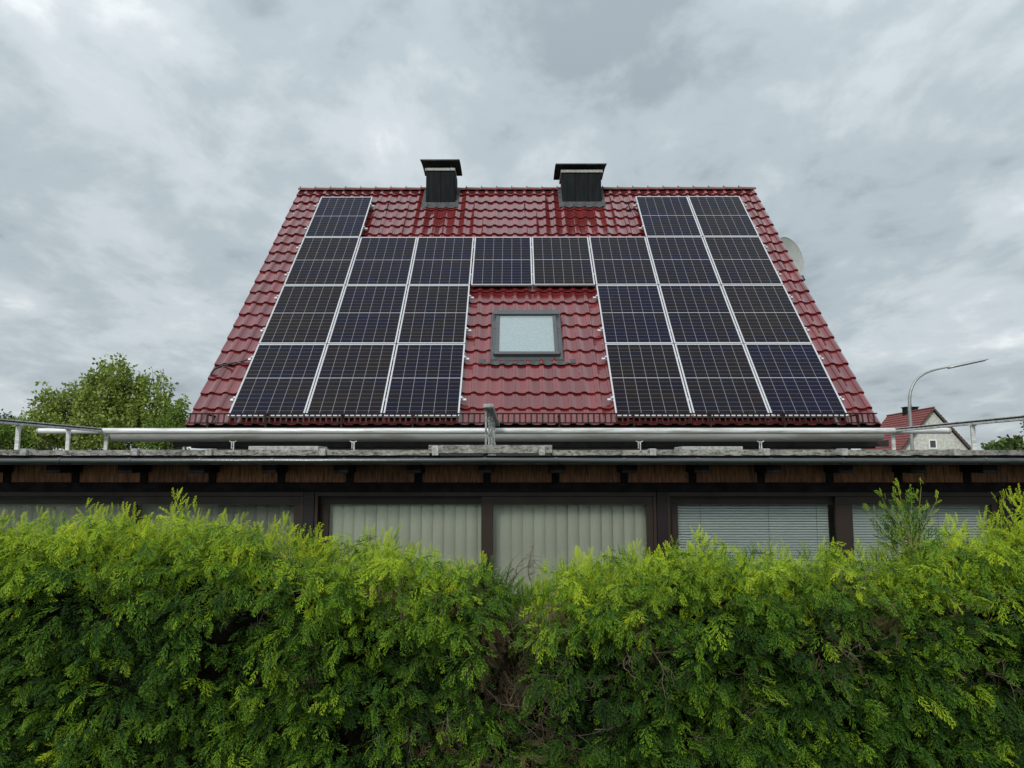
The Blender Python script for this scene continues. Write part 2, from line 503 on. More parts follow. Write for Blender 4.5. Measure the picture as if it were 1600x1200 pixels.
def roofM(X, s, h):
    M = Matrix.Identity(4)
    p = roof(X, s, h)
    M.col[0] = (1, 0, 0, 0); M.col[1] = (0, CT, ST, 0); M.col[2] = (0, -ST, CT, 0); M.col[3] = (*p, 1)
    return M


HT = -0.135                                       # tile plane below the panel plane
house = thing('house', 'large house with steep red tiled roof covered in solar panels', 'house', (0.26, 15.9, 0))
house_inv = Matrix.Translation((-0.26, -15.9, 0))
TOP_S = 7.55
ridge = roof(0, TOP_S, HT)


def hp(mb, name, mats, parent=house, **kw):       # build in world space, hang under the house
    o = mb.build(name, mats, parent, **kw)
    if parent is house:
        o.matrix_basis = house_inv
    return o


# walls
yb = 2 * ridge.y - 11.0
eav = roof(0, S0, HT)
WX0, WX1 = XL + 0.30, XR - 0.30
wallm = MB()
zt = eav.z + (11.1 - eav.y) * ST / CT - 0.22
rz = ridge.z - 0.25
for xa in (WX0, WX1 - 0.3):
    pr = [(11.1, 0), (2 * ridge.y - 11.1, 0), (2 * ridge.y - 11.1, zt), (ridge.y, rz), (11.1, zt)]
    wallm.profile_x(pr, xa, xa + 0.3)
wallm.box((WX0 + 0.3, 11.1, 0), (WX1 - 0.3, 11.4, zt))
wallm.box((WX0 + 0.3, 2 * ridge.y - 11.4, 0), (WX1 - 0.3, 2 * ridge.y - 11.1, zt))
hp(wallm, 'wall', M_plaster)
# roof deck (boards under the tiles), both slopes
dk = MB()
a, b_ = roof(0, S0 + 0.02, HT - 0.03), roof(0, TOP_S, HT - 0.03)
a2, b2 = roof(0, S0 + 0.02, HT - 0.15), roof(0, TOP_S, HT - 0.15)
dk.profile_x([(a.y, a.z), (b_.y, b_.z), (b2.y, b2.z), (a2.y, a2.z)], XL + 0.03, XR - 0.03)
m2 = lambda p: (2 * ridge.y - p.y, p.z)
dk.profile_x([m2(a), m2(b_), m2(b2), m2(a2)], XL + 0.03, XR - 0.03)
hp(dk, 'roof_deck', M_soffit)
fb = MB()
pA = at(272, 690.5, 10.72); pB = at(1388, 698, 10.72)
fb.box((pA.x, 10.70, pB.z), (pB.x, 10.74, pA.z + 0.02))
fb.box((XL + 0.1, 10.74, pB.z - 0.02), (XR - 0.1, 11.1, pB.z))
hp(fb, 'fascia_board', M_soffit)


def tile_mesh(length=TL + 0.045, verge=0):
    """one interlocking pantile, origin at the lower left corner of its exposed face"""
    prof = []
    n1 = 7
    for i in range(n1):
        t = i / (n1 - 1)
        prof.append((t * 0.128, -0.013 * math.sin(PI * t) + 0.003 * (1 - t)))
    n2 = 6
    for i in range(n2):
        t = i / (n2 - 1)
        prof.append((0.131 + t * 0.084, 0.006 + 0.019 * math.sin(PI * (0.12 + 0.80 * t))))
    th = 0.017
    vs = []; n = len(prof)
    lift0, lift1 = 0.034, -0.001
    for (u, h) in prof: vs.append((u, 0.0, h + lift0 - th))
    for (u, h) in prof: vs.append((u, 0.0, h + lift0 - 0.004))
    for (u, h) in prof: vs.append((u, 0.004, h + lift0))
    for (u, h) in prof: vs.append((u, length, h + lift1))
    fs = []
    for j in range(3):
        for i in range(n - 1):
            fs.append((j * n + i, j * n + i + 1, (j + 1) * n + i + 1, (j + 1) * n + i))
    # sides
    b = len(vs)
    vs += [(0, length, lift1 - th), (prof[-1][0], length, lift1 - th)]
    fs.append((0, n, 2 * n, 3 * n, b))
    fs.append((n - 1, b + 1, 4 * n - 1, 3 * n - 1, 2 * n - 1))
    if verge:
        x = 0 if verge < 0 else prof[-1][0]
        k = 0.012 * verge
        b = len(vs)
        z0 = (lift0, lift1)
        vs += [(x, 0, 0.028), (x + k, 0, 0.028), (x + k, 0, -0.09), (x, 0, -0.09), (x, length * 0.93, -0.004), (x + k, length * 0.93, -0.004), (x + k, length * 0.93, -0.115), (x, length * 0.93, -0.115)]
        fs += [(b, b + 1, b + 2, b + 3), (b + 4, b + 7, b + 6, b + 5), (b, b + 4, b + 5, b + 1), (b + 1, b + 5, b + 6, b + 2), (b + 2, b + 6, b + 7, b + 3), (b + 3, b + 7, b + 4, b)]
    me = bpy.data.meshes.new('roof_tile')
    me.from_pydata(vs, [], fs)
    me.materials.append(M_tile)
    me.polygons.foreach_set('use_smooth', [True] * len(me.polygons))
    me.set_sharp_from_angle(angle=R(32))
    return me, vs, fs


T_mid, TV, TF = tile_mesh()
T_left, TVl, TFl = tile_mesh(verge=-1)
T_right, TVr, TFr = tile_mesh(verge=1)

SKY = (-0.405, 0.795, 1.42, 2.70)                 # skylight x0,x1,s0,s1
CH = []                                           # chimney bases, filled from the measured faces
for (pxa, pxb, pyb) in ((665.5, 710.5, 320.3), (879.5, 939.5, 319.5)):
    # front face of the chimney meets the tile plane
    lo, hi = 6.0, 7.6
    for _ in range(40):
        m_ = (lo + hi) / 2
        p = roof(0, m_, HT + 0.02)
        q = at(700, pyb, p.y)
        if q.z > p.z: lo = m_
        else: hi = m_
    p = roof(0, lo, HT + 0.02)
    CH.append((at(pxa, pyb, p.y).x, at(pxb, pyb, p.y).x, p.y, p.z, lo))


def covered(X, s):
    c = (X - PX0) / PW; r = s / PL
    if s > 0.06 and s < 4 * PL:
        row = int(r)
        if row in (0, 1) and (0.12 < c < 2.93 or 5.07 < c < 7.88): return True
        if row == 2 and 0.12 < c < 7.88: return True
        if row == 3 and (0.12 < c < 0.9 or 6.1 < c < 7.88): return True
    if SKY[0] + 0.02 < X < SKY[1] - 0.02 and SKY[2] + 0.05 < s < SKY[3] - 0.05: return True
    return False


def inside_chimney(X, s):
    for (xa, xb, y, z, s0) in CH:
        if xa + 0.05 < X < xb - 0.05 and s > s0 + 0.12: return True
    return False


tiles = []
for r in range(NR):
    for c in range(NC):
        s = S0 + r * TL
        X = XL + c * TW
        cx, cs = X + TW / 2, s + TL / 2
        if inside_chimney(cx, cs): continue
        tiles.append((covered(cx, cs), r, c, X, s))
vis = sorted([t for t in tiles if not t[0]], key=lambda t: t[1])
single = set((t[1], t[2]) for t in vis[:300])
st = MB()
for cov, r, c, X, s in tiles:
    jx, js, jh = rnd.uniform(-0.0015, 0.0015), rnd.uniform(-0.004, 0.004), rnd.uniform(-0.002, 0.003)
    M = roofM(X + jx, s + js, HT + jh) @ Matrix.Rotation(rnd.uniform(-0.006, 0.006), 4, 'Z') @ Matrix.Rotation(rnd.uniform(-0.006, 0.006), 4, 'Y')
    if r == NR - 1:      # cut course below the ridge
        M = M @ Matrix.Diagonal((1, 0.72, 1, 1))
    me, V_, F_ = (T_left, TVl, TFl) if c == 0 else (T_right, TVr, TFr) if c == NC - 1 else (T_mid, TV, TF)
    if (r, c) in single:
        o = link('roof_tile', me, house); o.matrix_basis = house_inv @ M
    else:
        st.add([M @ Vector(v) for v in V_], F_)
o = hp(st, 'roof_tiles', M_tile, smooth=True, fix=False); o['kind'] = 'stuff'
# rear slope
st = MB()
Rz = Matrix.Translation((XL + XR, 2 * ridge.y, 0)) @ Matrix.Rotation(PI, 4, 'Z')
for r in range(NR):
    for c in range(NC):
        M = Rz @ roofM(XL + c * TW, S0 + r * TL, HT)
        if r == NR - 1: M = M @ Matrix.Diagonal((1, 0.72, 1, 1))
        V_, F_ = (TVl, TFl) if c == 0 else (TVr, TFr) if c == NC - 1 else (TV, TF)
        st.add([M @ Vector(v) for v in V_], F_)
o = hp(st, 'rear_roof_tiles', M_tile, smooth=True, fix=False); o['kind'] = 'stuff'


# ridge tiles
def ridge_mesh():
    mb = MB(); n = 8; vs = []
    L = 0.385
    for (x, r0) in ((0, 0.088), (0.035, 0.098), (0.05, 0.090), (L, 0.080)):
        for k in range(n + 1):
            a = PI * (0.02 + 0.96 * k / n)
            vs.append((x, -math.cos(a) * r0 * 1.25, math.sin(a) * r0))
    fs = []
    for j in range(3):
        for k in range(n):
            fs.append((j * (n + 1) + k, j * (n + 1) + k + 1, (j + 1) * (n + 1) + k + 1, (j + 1) * (n + 1) + k))
    mb.add(vs, fs)
    mb.box((0.012, -0.012, 0.088), (0.03, 0.012, 0.125))
    me = mb.mesh('ridge_tile', M_ridge, True)
    bm = bmesh.new(); bm.from_mesh(me)
    bmesh.ops.solidify(bm, geom=[f for f in bm.faces if len(f.verts) == 4][:24], thickness=-0.012)
    bmesh.ops.recalc_face_normals(bm, faces=bm.faces)
    bm.to_mesh(me); bm.free()
    me.set_sharp_from_angle(angle=R(40))
    return me


RM = ridge_mesh()
nr = 30
pitch = (XR - XL) / nr
for i in range(nr):
    x = XL + i * pitch - 0.01
    if any(xa - 0.1 < x + 0.17 < xb + 0.1 for xa, xb, *_ in CH): pass
    o = link('ridge_tile', RM, house)
    o.matrix_basis = house_inv @ Matrix.Translation((x, ridge.y, ridge.z - 0.035 + rnd.uniform(-0.003, 0.003))) @ Matrix.Rotation(rnd.uniform(-0.01, 0.01), 4, 'Z')

# verge closing boards
vb = MB()
for x in (XL + 0.012, XR - 0.037):
    pr = [(a.y, a.z - 0.0), (b_.y, b_.z), (b2.y, b2.z - 0.08), (a2.y, a2.z - 0.02)]
    vb.profile_x(pr, x, x + 0.025)
hp(vb, 'verge_board', M_soffit)


# chimneys
def chimney(ci, plate_px, plate_y, band_px, band_y, npan, label):
    xa, xb, y0, z0, s0 = CH[ci]
    ch = bpy.data.objects.new('chimney', None); col.objects.link(ch); ch.parent = house
    ch.location = Vector((xa, y0, z0)) - Vector((0.26, 15.9, 0))
    ch['label'] = label
    inv = Matrix.Translation((-xa, -y0, -z0))
    D = 0.62

    def cb(mb, name, m, **kw):
        o = mb.build(name, m, ch, **kw); o.matrix_basis = inv; return o
    bt = at(band_px[0], band_y[1], y0 - 0.02).z       # top of the clad body
    bb = z0 + 0.0
    core = MB().box((xa + 0.012, y0 + 0.012, z0 - 0.75 * 0 - 0.3), (xb - 0.012, y0 + D, bt))
    cb(core, 'stack', M_slate)
    w = (xb - xa) / npan
    for i in range(npan):
        cb(MB().box((xa + i * w + 0.003, y0 - 0.004, bb + 0.01), (xa + (i + 1) * w - 0.003, y0 + 0.010, bt - 0.005)), 'cladding_panel', M_slate, bevel=0.003)
    for sx in (xa - 0.006, xb - 0.006):
        for k in range(2):
            cb(MB().box((sx, y0 + 0.012 + k * (D - 0.012) / 2 + 0.003, bb + 0.01), (sx + 0.012, y0 + 0.012 + (k + 1) * (D - 0.012) / 2 - 0.003, bt - 0.005)), 'cladding_panel', M_slate)
    # light crown slab
    b0, b1 = at(band_px[0], band_y[0], y0 - 0.03), at(band_px[1], band_y[1], y0 - 0.03)
    cb(MB().box((b0.x, y0 - 0.03, b1.z), (b1.x, y0 + D + 0.02, b0.z)), 'crown_slab', M_conc2, bevel=0.004)
    # rain plate on four legs, gently arched
    q0, q1 = at(plate_px[0], plate_y[0], y0 - 0.10), at(plate_px[1], plate_y[0], y0 - 0.10)
    zt_ = q0.z
    mb = MB(); n = 10; yA, yB = y0 - 0.10, y0 + D + 0.13
    prof = []
    for k in range(n + 1):
        t = k / n
        prof.append((yA + (yB - yA) * t, zt_ - 0.02 + 0.035 * math.sin(PI * t)))
    low = [(y, z - 0.012) for y, z in reversed(prof)]
    mb.profile_x(prof + low, q0.x, q1.x)
    mb.box((q0.x, yA - 0.004, zt_ - 0.045), (q1.x, yA + 0.006, zt_ - 0.018))
    mb.box((q0.x, yB - 0.006, zt_ - 0.045), (q1.x, yB + 0.004, zt_ - 0.018))
    cb(mb, 'rain_cap', M_capm)
    for x in (b0.x + 0.09, b1.x - 0.09):
        for y in (y0 + 0.04, y0 + D - 0.06):
            cb(MB().box((x - 0.008, y - 0.012, b0.z), (x + 0.008, y + 0.012, zt_ - 0.012)), 'cap_leg', M_capm)
    # flue liner
    cb(MB().tube([((xa + xb) / 2, y0 + D / 2, b0.z - 0.05), ((xa + xb) / 2, y0 + D / 2, b0.z + 0.06)], 0.11, 14), 'flue', M_dgrey, smooth=True)
    # lead apron dressed over the tiles: front and both sides
    mb = MB()
    nx, ny = 26, 4
    x0_, x1_ = xa - 0.09, xb + 0.09
    vs = []
    for j in range(ny):
        for i in range(nx + 1):
            X = x0_ + (x1_ - x0_) * i / nx
            u = ((X - XL) % TW)
            h = (-0.012 * math.sin(PI * u / 0.13) if u < 0.13 else 0.02 * math.sin(PI * (u - 0.13) / 0.085))
            s = s0 - 0.17 + 0.20 * j / (ny - 1) + 0.012 * math.sin(i * 1.9)
            vs.append(roof(X, s, HT + 0.048 + h * (1 - 0.8 * j / (ny - 1)) + 0.012 * j / (ny - 1)))
    fs = [(j * (nx + 1) + i, j * (nx + 1) + i + 1, (j + 1) * (nx + 1) + i + 1, (j + 1) * (nx + 1) + i) for j in range(ny - 1) for i in range(nx)]
    mb.add(vs, fs)
    for (xs_, xe) in ((x0_, xa + 0.01), (xb - 0.01, x1_)):
        for k in range(3):
            s1 = s0 + 0.02 + k * 0.24
            vs = [roof(xs_, s1, HT + 0.055), roof(xe, s1, HT + 0.06), roof(xe, s1 + 0.25, HT + 0.06), roof(xs_, s1 + 0.25, HT + 0.045)]
            mb.add(vs, [(0, 1, 2, 3)])
    # upstand strips
    mb.box((xa - 0.012, y0 - 0.014, z0 - 0.03), (xb + 0.012, y0 - 0.006, z0 + 0.055))
    cb(mb, 'flashing', M_lead)
    return ch


chimney(0, (656.5, 718), (247.8,), (664, 711), (262.3, 266.3), 2, 'narrower anthracite chimney left of centre with two cladding panels')
chimney(1, (868, 948), (254.3,), (876.5, 942), (265.2, 269.2), 3, 'wider anthracite chimney with three cladding panels')


# skylight
def skylight():
    x0, x1, s0, s1 = SKY
    w, L = x1 - x0, s1 - s0
    sk = bpy.data.objects.new('skylight', None); col.objects.link(sk); sk.parent = house
    sk.matrix_basis = house_inv @ roofM(x0, s0, HT)
    def sb(mb, name, m, **kw): return mb.build(name, m, sk, **kw)
    f = MB()          # flashing gutters round the frame
    f.box((0, 0.0, 0.02), (0.11, L, 0.055)); f.box((w - 0.11, 0.0, 0.02), (w, L, 0.055))
    f.box((0.11, L - 0.06, 0.02), (w - 0.11, L, 0.055)); f.box((0.11, 0.0, 0.02), (w - 0.11, 0.12, 0.05))
    f.box((0.012, 0.02, 0.055), (0.022, L, 0.068)); f.box((w - 0.022, 0.02, 0.055), (w - 0.012, L, 0.068))
    sb(f, 'flashing_frame', M_skyf, bevel=0.003)
    # hung sash
    a = 0.075
    s_ = MB()
    s_.box((a, 0.10, 0.05), (a + 0.065, L - 0.03, 0.105)); s_.box((w - a - 0.065, 0.10, 0.05), (w - a, L - 0.03, 0.105))
    s_.box((a + 0.065, 0.10, 0.05), (w - a - 0.065, 0.16, 0.10)); s_.box((a + 0.065, L - 0.11, 0.05), (w - a - 0.065, L - 0.03, 0.10))
    sb(s_, 'sash', M_skyf, bevel=0.005)
    t_ = MB(); t_.box((0.03, L - 0.12, 0.105), (w - 0.03, L - 0.0, 0.135)); sb(t_, 'top_cover', M_skyf, bevel=0.008)
    b_m = MB(); b_m.box((0.06, 0.075, 0.06), (w - 0.06, 0.135, 0.118)); sb(b_m, 'bottom_cover', M_skyf, bevel=0.01)
    for x in (0.07, w - 0.07):
        c = MB().tube([(x, 0.085, 0.09), (x, 0.14, 0.09)], 0.026, 10); sb(c, 'corner_joint', M_dgrey, smooth=True)
    for x in (0.03, w - 0.08):
        c = MB().box((x, L * 0.60, 0.1055), (x + 0.05, L * 0.60 + 0.006, 0.109)); sb(c, 'cover_seam', M_black)
    g = MB().box((a + 0.062, 0.155, 0.072), (w - a - 0.062, L - 0.105, 0.084)); sb(g, 'pane', M_frost)
    g = MB().box((a + 0.0655, 0.161, 0.0845), (w - a - 0.0655, 0.171, 0.089)); sb(g, 'seal', M_paint)
    # apron dressed over the course below
    vs = []; nx, ny = 60, 5
    X0, X1 = -0.17, w + 0.20
    for j in range(ny):
        for i in range(nx + 1):
            X = X0 + (X1 - X0) * i / nx
            u = ((x0 + X - XL) % TW)
            h = (-0.011 * math.sin(PI * u / 0.13) if u < 0.13 else 0.02 * math.sin(PI * (u - 0.13) / 0.085))
            t = j / (ny - 1)
            edge = 0.05 * max(0, (abs(X - w / 2) - w / 2 - 0.04)) / 0.15
            vs.append((X, -0.11 + 0.135 * t + edge * (1 - t) + 0.006 * math.sin(i), 0.030 + 0.012 + h * (1 - 0.85 * t)))
    fs = [(j * (nx + 1) + i, j * (nx + 1) + i + 1, (j + 1) * (nx + 1) + i + 1, (j + 1) * (nx + 1) + i) for j in range(ny - 1) for i in range(nx)]
    sb(MB().add(vs, fs), 'apron', M_lead, smooth=True)


skylight()

# little roof hooks (step irons) near the ridge
for px_, py_ in ((604, 321), (820, 321), (984, 318)):
    s_ = 6.55
    X = at(px_, py_, roof(0, s_, 0).y).x
    hk = MB().tube([roof(X, s_ + 0.25, HT + 0.03), roof(X, s_ + 0.2, HT + 0.075), roof(X, s_ - 0.05, HT + 0.06), roof(X + 0.01, s_ - 0.12, HT + 0.075), roof(X + 0.01, s_ - 0.1, HT + 0.12)], 0.012, 6)
    hp(hk, 'roof_hook', M_guard)


# snow guard along the eave
def snow_guard():
    Yg = 10.60
    zt_, zb_ = at(800, 646.0, Yg).z, at(800, 660.3, Yg).z
    xa, xb = at(293, 650, Yg).x, at(1372, 650, Yg).x
    sg = bpy.data.objects.new('snow_guard', None); col.objects.link(sg); sg.parent = house
    sg.matrix_basis = house_inv
    def g(mb, name, **kw): return mb.build(name, M_guard, sg, **kw)
    # the lattice leans back up the roof a little
    lean = 0.03
    g(MB().box((xa, Yg - 0.008 + lean, zt_ - 0.010), (xb, Yg + 0.008 + lean, zt_ + 0.010)), 'top_rail')
    g(MB().box((xa, Yg - 0.010, zb_ - 0.014), (xb, Yg + 0.012, zb_ + 0.004)), 'bottom_rail')
    n = 121
    bar = MB().add([(-0.012, Yg - 0.003, zb_), (0.012, Yg - 0.003, zb_), (0.012, Yg + lean - 0.003, zt_ - 0.008), (-0.012, Yg + lean - 0.003, zt_ - 0.008),
                    (-0.012, Yg + 0.004, zb_), (0.012, Yg + 0.004, zb_), (0.012, Yg + lean + 0.004, zt_ - 0.008), (-0.012, Yg + lean + 0.004, zt_ - 0.008)],
                   [(0, 1, 2, 3), (5, 4, 7, 6), (4, 0, 3, 7), (1, 5, 6, 2)]).mesh('guard_bar', M_guard)
    for i in range(n):
        o = link('guard_bar', bar, sg, (xa + (xb - xa) * (i + 0.35) / n, 0, 0))
        o.rotation_euler = (0, 0, 0)
    for px_ in (325, 416, 534, 645, 760, 874, 990, 1110, 1225, 1340):
        x = at(px_, 655, Yg).x
        b = MB()
        p0 = (Yg - 0.02, zb_ - 0.06)
        b.box((x - 0.014, Yg - 0.022, zb_ - 0.075), (x + 0.014, Yg - 0.014, zt_ - 0.005))
        b.add([(x - 0.014, Yg - 0.014, zt_ - 0.01), (x + 0.014, Yg - 0.014, zt_ - 0.01), (x + 0.014, Yg + 0.25, zb_ + 0.12), (x - 0.014, Yg + 0.25, zb_ + 0.12),
               (x - 0.014, Yg - 0.014, zt_ - 0.03), (x + 0.014, Yg - 0.014, zt_ - 0.03), (x + 0.014, Yg + 0.25, zb_ + 0.10), (x - 0.014, Yg + 0.25, zb_ + 0.10)],
              [(0, 1, 2, 3), (4, 7, 6, 5), (0, 3, 7, 4), (1, 5, 6, 2), (0, 4, 5, 1), (3, 2, 6, 7)])
        g(b, 'guard_bracket')


snow_guard()


# house gutter
def half_gutter(mb, x0, x1, y, z, r, th=0.004, n=12, bead=True, caps=True):
    outer = [(y + r * math.cos(PI + PI * k / n), z + r * math.sin(PI + PI * k / n)) for k in range(n + 1)]
    inner = [(y + (r - th) * math.cos(PI + PI * k / n), z + (r - th) * math.sin(PI + PI * k / n)) for k in range(n, -1, -1)]
    mb.profile_x(outer + inner, x0, x1)
    if bead:
        mb.tube([(x0, y - r, z + 0.004), (x1, y - r, z + 0.004)], 0.011, 8)
    if caps:
        for x, s in ((x0, -1), (x1, 1)):
            mb.profile_x([(y + r * math.cos(PI + PI * k / n), z + r * math.sin(PI + PI * k / n)) for k in range(n + 1)], min(x, x + s * 0.004), max(x, x + s * 0.004))


gx0, gx1 = at(176, 680, 10.42).x, at(1378, 680, 10.42).x
gz = at(800, 677.0, 10.35).z
g = MB(); half_gutter(g, gx0, gx1, 10.47, gz, 0.115)
hp(g, 'gutter', M_zinc, smooth=True)
for px_ in (362, 551, 1000, 1190):
    x = at(px_, 695, 10.36).x
    zb = gz - 0.118
    k = MB()
    k.tube([(x - 0.05, 10.40, zb + 0.01), (x - 0.02, 10.40, zb - 0.005), (x + 0.02, 10.40, zb - 0.005), (x + 0.05, 10.40, zb + 0.01)], 0.007, 6)
    k.tube([(x - 0.017, 10.40, zb - 0.003), (x - 0.017, 10.40, zb - 0.10)], 0.007, 6)
    k.tube([(x + 0.012, 10.40, zb - 0.003), (x + 0.012, 10.40, zb - 0.12)], 0.010, 6)
    hp(k, 'gutter_stay', M_tube)

# ------------------------------------------------------------------ solar panels
def panel_meshes():
    w, L, h, fw = 1.134, 1.722, 0.035, 0.011
    f = MB()
    f.box((0, 0, -h), (w, fw, 0)); f.box((0, L - fw, -h), (w, L, 0))
    f.box((0, fw, -h), (fw, L - fw, 0)); f.box((w - fw, fw, -h), (w, L - fw, 0))
    g = MB().box((fw, fw, -0.010), (w - fw, L - fw, -0.003))
    bk = MB().box((0.45, L - 0.25, -0.034), (0.68, L - 0.15, -0.011))
    return f.mesh('panel_frame', M_white), g.mesh('cell_sheet', M_cell), bk.mesh('junction_box', M_black)


PF, PG, PB = panel_meshes()
layout = {3: [0, 6, 7], 2: list(range(8)), 1: [0, 1, 2, 5, 6, 7], 0: [0, 1, 2, 5, 6, 7]}


def plabel(r, c):
    if r == 3:
        return {0: 'lone solar panel at the top left corner of the roof',
                6: 'left one of the two solar panels at the top right',
                7: 'right one of the two solar panels at the top right'}[c]
    if r == 2:
        return {0: 'solar panel at the left end of the long row of eight',
                1: 'second solar panel from the left in the long row of eight',
                2: 'third solar panel from the left in the long row of eight',
                3: 'fourth solar panel from the left in the long row of eight',
                4: 'fourth solar panel from the right in the long row of eight',
                5: 'third solar panel from the right in the long row of eight',
                6: 'second solar panel from the right in the long row of eight',
                7: 'solar panel at the right end of the long row of eight'}[c]
    row = {1: 'row level with the skylight', 0: 'bottom row above the snow guard'}[r]
    pos = {0: 'solar panel by the left verge, ', 1: 'middle one of the left three solar panels, ', 2: 'solar panel left of the open tiles, ',
           5: 'solar panel right of the open tiles, ', 6: 'middle one of the right three solar panels, ', 7: 'solar panel by the right verge, '}[c]
    return pos + row


for r, cols in layout.items():
    for c in cols:
        o = thing('solar_panel', plabel(r, c), 'solar panel', group='solar panels on the red roof')
        hh = rnd.uniform(-0.0015, 0.0015)
        o.matrix_basis = roofM(PX0 + c * PW + 0.010 + rnd.uniform(-.0015, .0015), r * PL + 0.010, hh)
        link('frame', PF, o); link('cell_sheet', PG, o); link('junction_box', PB, o)

# mounting rails with their end clamps
blocks = [(3, 0, 1, 'lone top left panel'), (3, 6, 8, 'top right pair of panels'), (2, 0, 8, 'long row of eight panels'),
          (1, 0, 3, 'left three panels level with the skylight'), (1, 5, 8, 'right three panels level with the skylight'),
          (0, 0, 3, 'left three panels of the bottom row'), (0, 5, 8, 'right three panels of the bottom row')]
for r, c0, c1, nm in blocks:
    for k, fr in ((0, 0.25), (1, 0.80)):
        s = r * PL + fr * PL * (1 if k else 0.95)
        o = thing('mounting_rail', ('upper' if k else 'lower') + ' aluminium rail under the ' + nm + '', 'rail', group='mounting rails under the solar panels')
        o.matrix_basis = roofM(PX0 + c0 * PW, s, -0.037)
        Lr = (c1 - c0) * PW
        ex = 0.075
        MB().box((-ex, -0.02, -0.038), (Lr + ex, 0.02, 0)).build('rail_profile', M_alu, o, bevel=0.003)
        for x, sg in ((0.004, -1), (Lr - 0.004, 1)):
            cmb_ = MB()
            cmb_.box((min(x, x + sg * 0.03), -0.018, 0.0), (max(x, x + sg * 0.03), 0.018, 0.030))
            cmb_.box((min(x - sg * 0.005, x + sg * 0.02), -0.018, 0.0375), (max(x - sg * 0.005, x + sg * 0.02), 0.018, 0.043))
            cmb_.tube([(x + sg * 0.014, 0, 0.03), (x + sg * 0.014, 0, 0.052)], 0.006, 6)
            cmb_.build('end_clamp', M_alu, o)
        hk = MB()
        n = int((c1 - c0) * 1.3) + 1
        for i in range(n):
            x = Lr * (i + 0.5) / n
            hk.box((x - 0.015, -0.025, -0.10), (x + 0.015, 0.025, -0.038))
        hk.build('roof_hooks', M_alu, o)['kind'] = 'stuff'

# black cable at the left verge
pts = [roof(at(x_, y_, 11.3).x * 1.0, 0, 0) for x_, y_ in ()]
cab = []
for (px_, py_, h) in ((387, 561.5, 0.03), (378, 564.5, 0.03), (360, 568, 0.03), (345, 572, 0.035), (335, 577, 0.04), (330, 583, 0.03), (330.5, 587, 0.0)):
    lo, hi = 0.0, 3.0
    for _ in range(40):
        m_ = (lo + hi) / 2
        p = roof(0, m_, HT + h + 0.02)
        if at(px_, py_, p.y).z > p.z: lo = m_
        else: hi = m_
    p = roof(0, lo, HT + h + 0.02)
    cab.append(Vector((at(px_, py_, p.y).x, p.y, p.z)))
fine = []
for i in range(len(cab) - 1):
    for k in range(4):
        fine.append(cab[i].lerp(cab[i + 1], k / 4))
fine.append(cab[-1]); fine += [cab[-1] + Vector((-0.01, 0.02, -0.2)), cab[-1] + Vector((0.05, 0.15, -0.5)), cab[-1] + Vector((0.05, 0.3, -1.0))]
tag(MB().tube(fine, 0.014, 8).build('cable', M_black, smooth=True), 'black cable bending from the bottom left solar panel over the left verge', 'cable')


# ------------------------------------------------------------------ satellite dish
def dish():
    Yd = 15.1
    c = at(1235, 398.5, Yd)
    t = thing('satellite_dish', 'light grey satellite dish showing behind the right roof edge', 'satellite dish', c)
    nrm = Vector((0.50, -0.84, 0.22)).normalized()
    q = nrm.to_track_quat('Z', 'Y').to_matrix().to_4x4()
    rw, rh, dp = 0.40, 0.425, 0.075
    vs = []; nr_, na = 8, 36
    for side in (0, 1):
        for i in range(nr_ + 1):
            rr = i / nr_
            for k in range(na):
                a = 2 * PI * k / na
                vs.append(q @ Vector((rw * rr * math.cos(a), rh * rr * math.sin(a), dp * (rr * rr) - dp - side * 0.008)))
    fs = []
    for side in (0, 1):
        o_ = side * (nr_ + 1) * na
        for i in range(nr_):
            for k in range(na):
                k2 = (k + 1) % na
                fs.append((o_ + i * na + k, o_ + i * na + k2, o_ + (i + 1) * na + k2, o_ + (i + 1) * na + k))
    o_ = (nr_ + 1) * na
    for k in range(na):
        k2 = (k + 1) % na
        fs.append((nr_ * na + k, nr_ * na + k2, o_ + nr_ * na + k2, o_ + nr_ * na + k))
    MB().add(vs, fs).build('reflector', M_dish, t, smooth=True)
    rim = [q @ Vector((rw * math.cos(2 * PI * k / 36), rh * math.sin(2 * PI * k / 36), 0)) for k in range(37)]
    MB().tube(rim, 0.007, 6, caps=False).build('rim', M_dish, t, smooth=True)
    lnb = at(1254, 433, Yd - 0.42) - c
    foot = q @ Vector((0, -rh, -0.01))
    MB().tube([foot + Vector((0, 0, -.02)), foot.lerp(lnb, 0.6) + Vector((0, 0, -.04)), lnb + Vector((0, 0, -.03))], 0.012, 8).build('feed_arm', M_dish, t)
    ax = (Vector((0, 0, 0.05)) - lnb).normalized()
    ls = MB(); ls.tube([lnb + ax * 0.05, lnb + ax * 0.02], 0.034, 12); o = ls.build('feed_horn', M_dish, t, smooth=True)
    ls = MB(); ls.tube([lnb + ax * 0.02, lnb - ax * 0.09], 0.028, 10); ls.build('receiver', M_dgrey, t, smooth=True)
    ls = MB(); ls.tube([q @ Vector((0, 0, -dp - 0.01)), Vector((-0.10, 0.16, -0.05)), Vector((WX1 - c.x, 0.16, -0.05))], 0.022, 8); ls.build('wall_arm', M_pole, t)


dish()

# ------------------------------------------------------------------ flat roofed extension in front of the house
YW = 6.90
EX0, EX1 = -6.2, 5.9
ext = thing('garden_room', 'low flat roofed extension with dark wooden eaves and wide windows behind the hedge', 'extension', (0, YW, 0))
ext_inv = Matrix.Translation((0, -YW, 0))


def ep(mb, name, m, parent=ext, **kw):
    o = mb.build(name, m, parent, **kw)
    if parent is ext: o.matrix_basis = ext_inv
    return o


def zpx(y, Y): return at(800, y, Y).z
def xpx(x, Y, y=760): return at(x, y, Y).x


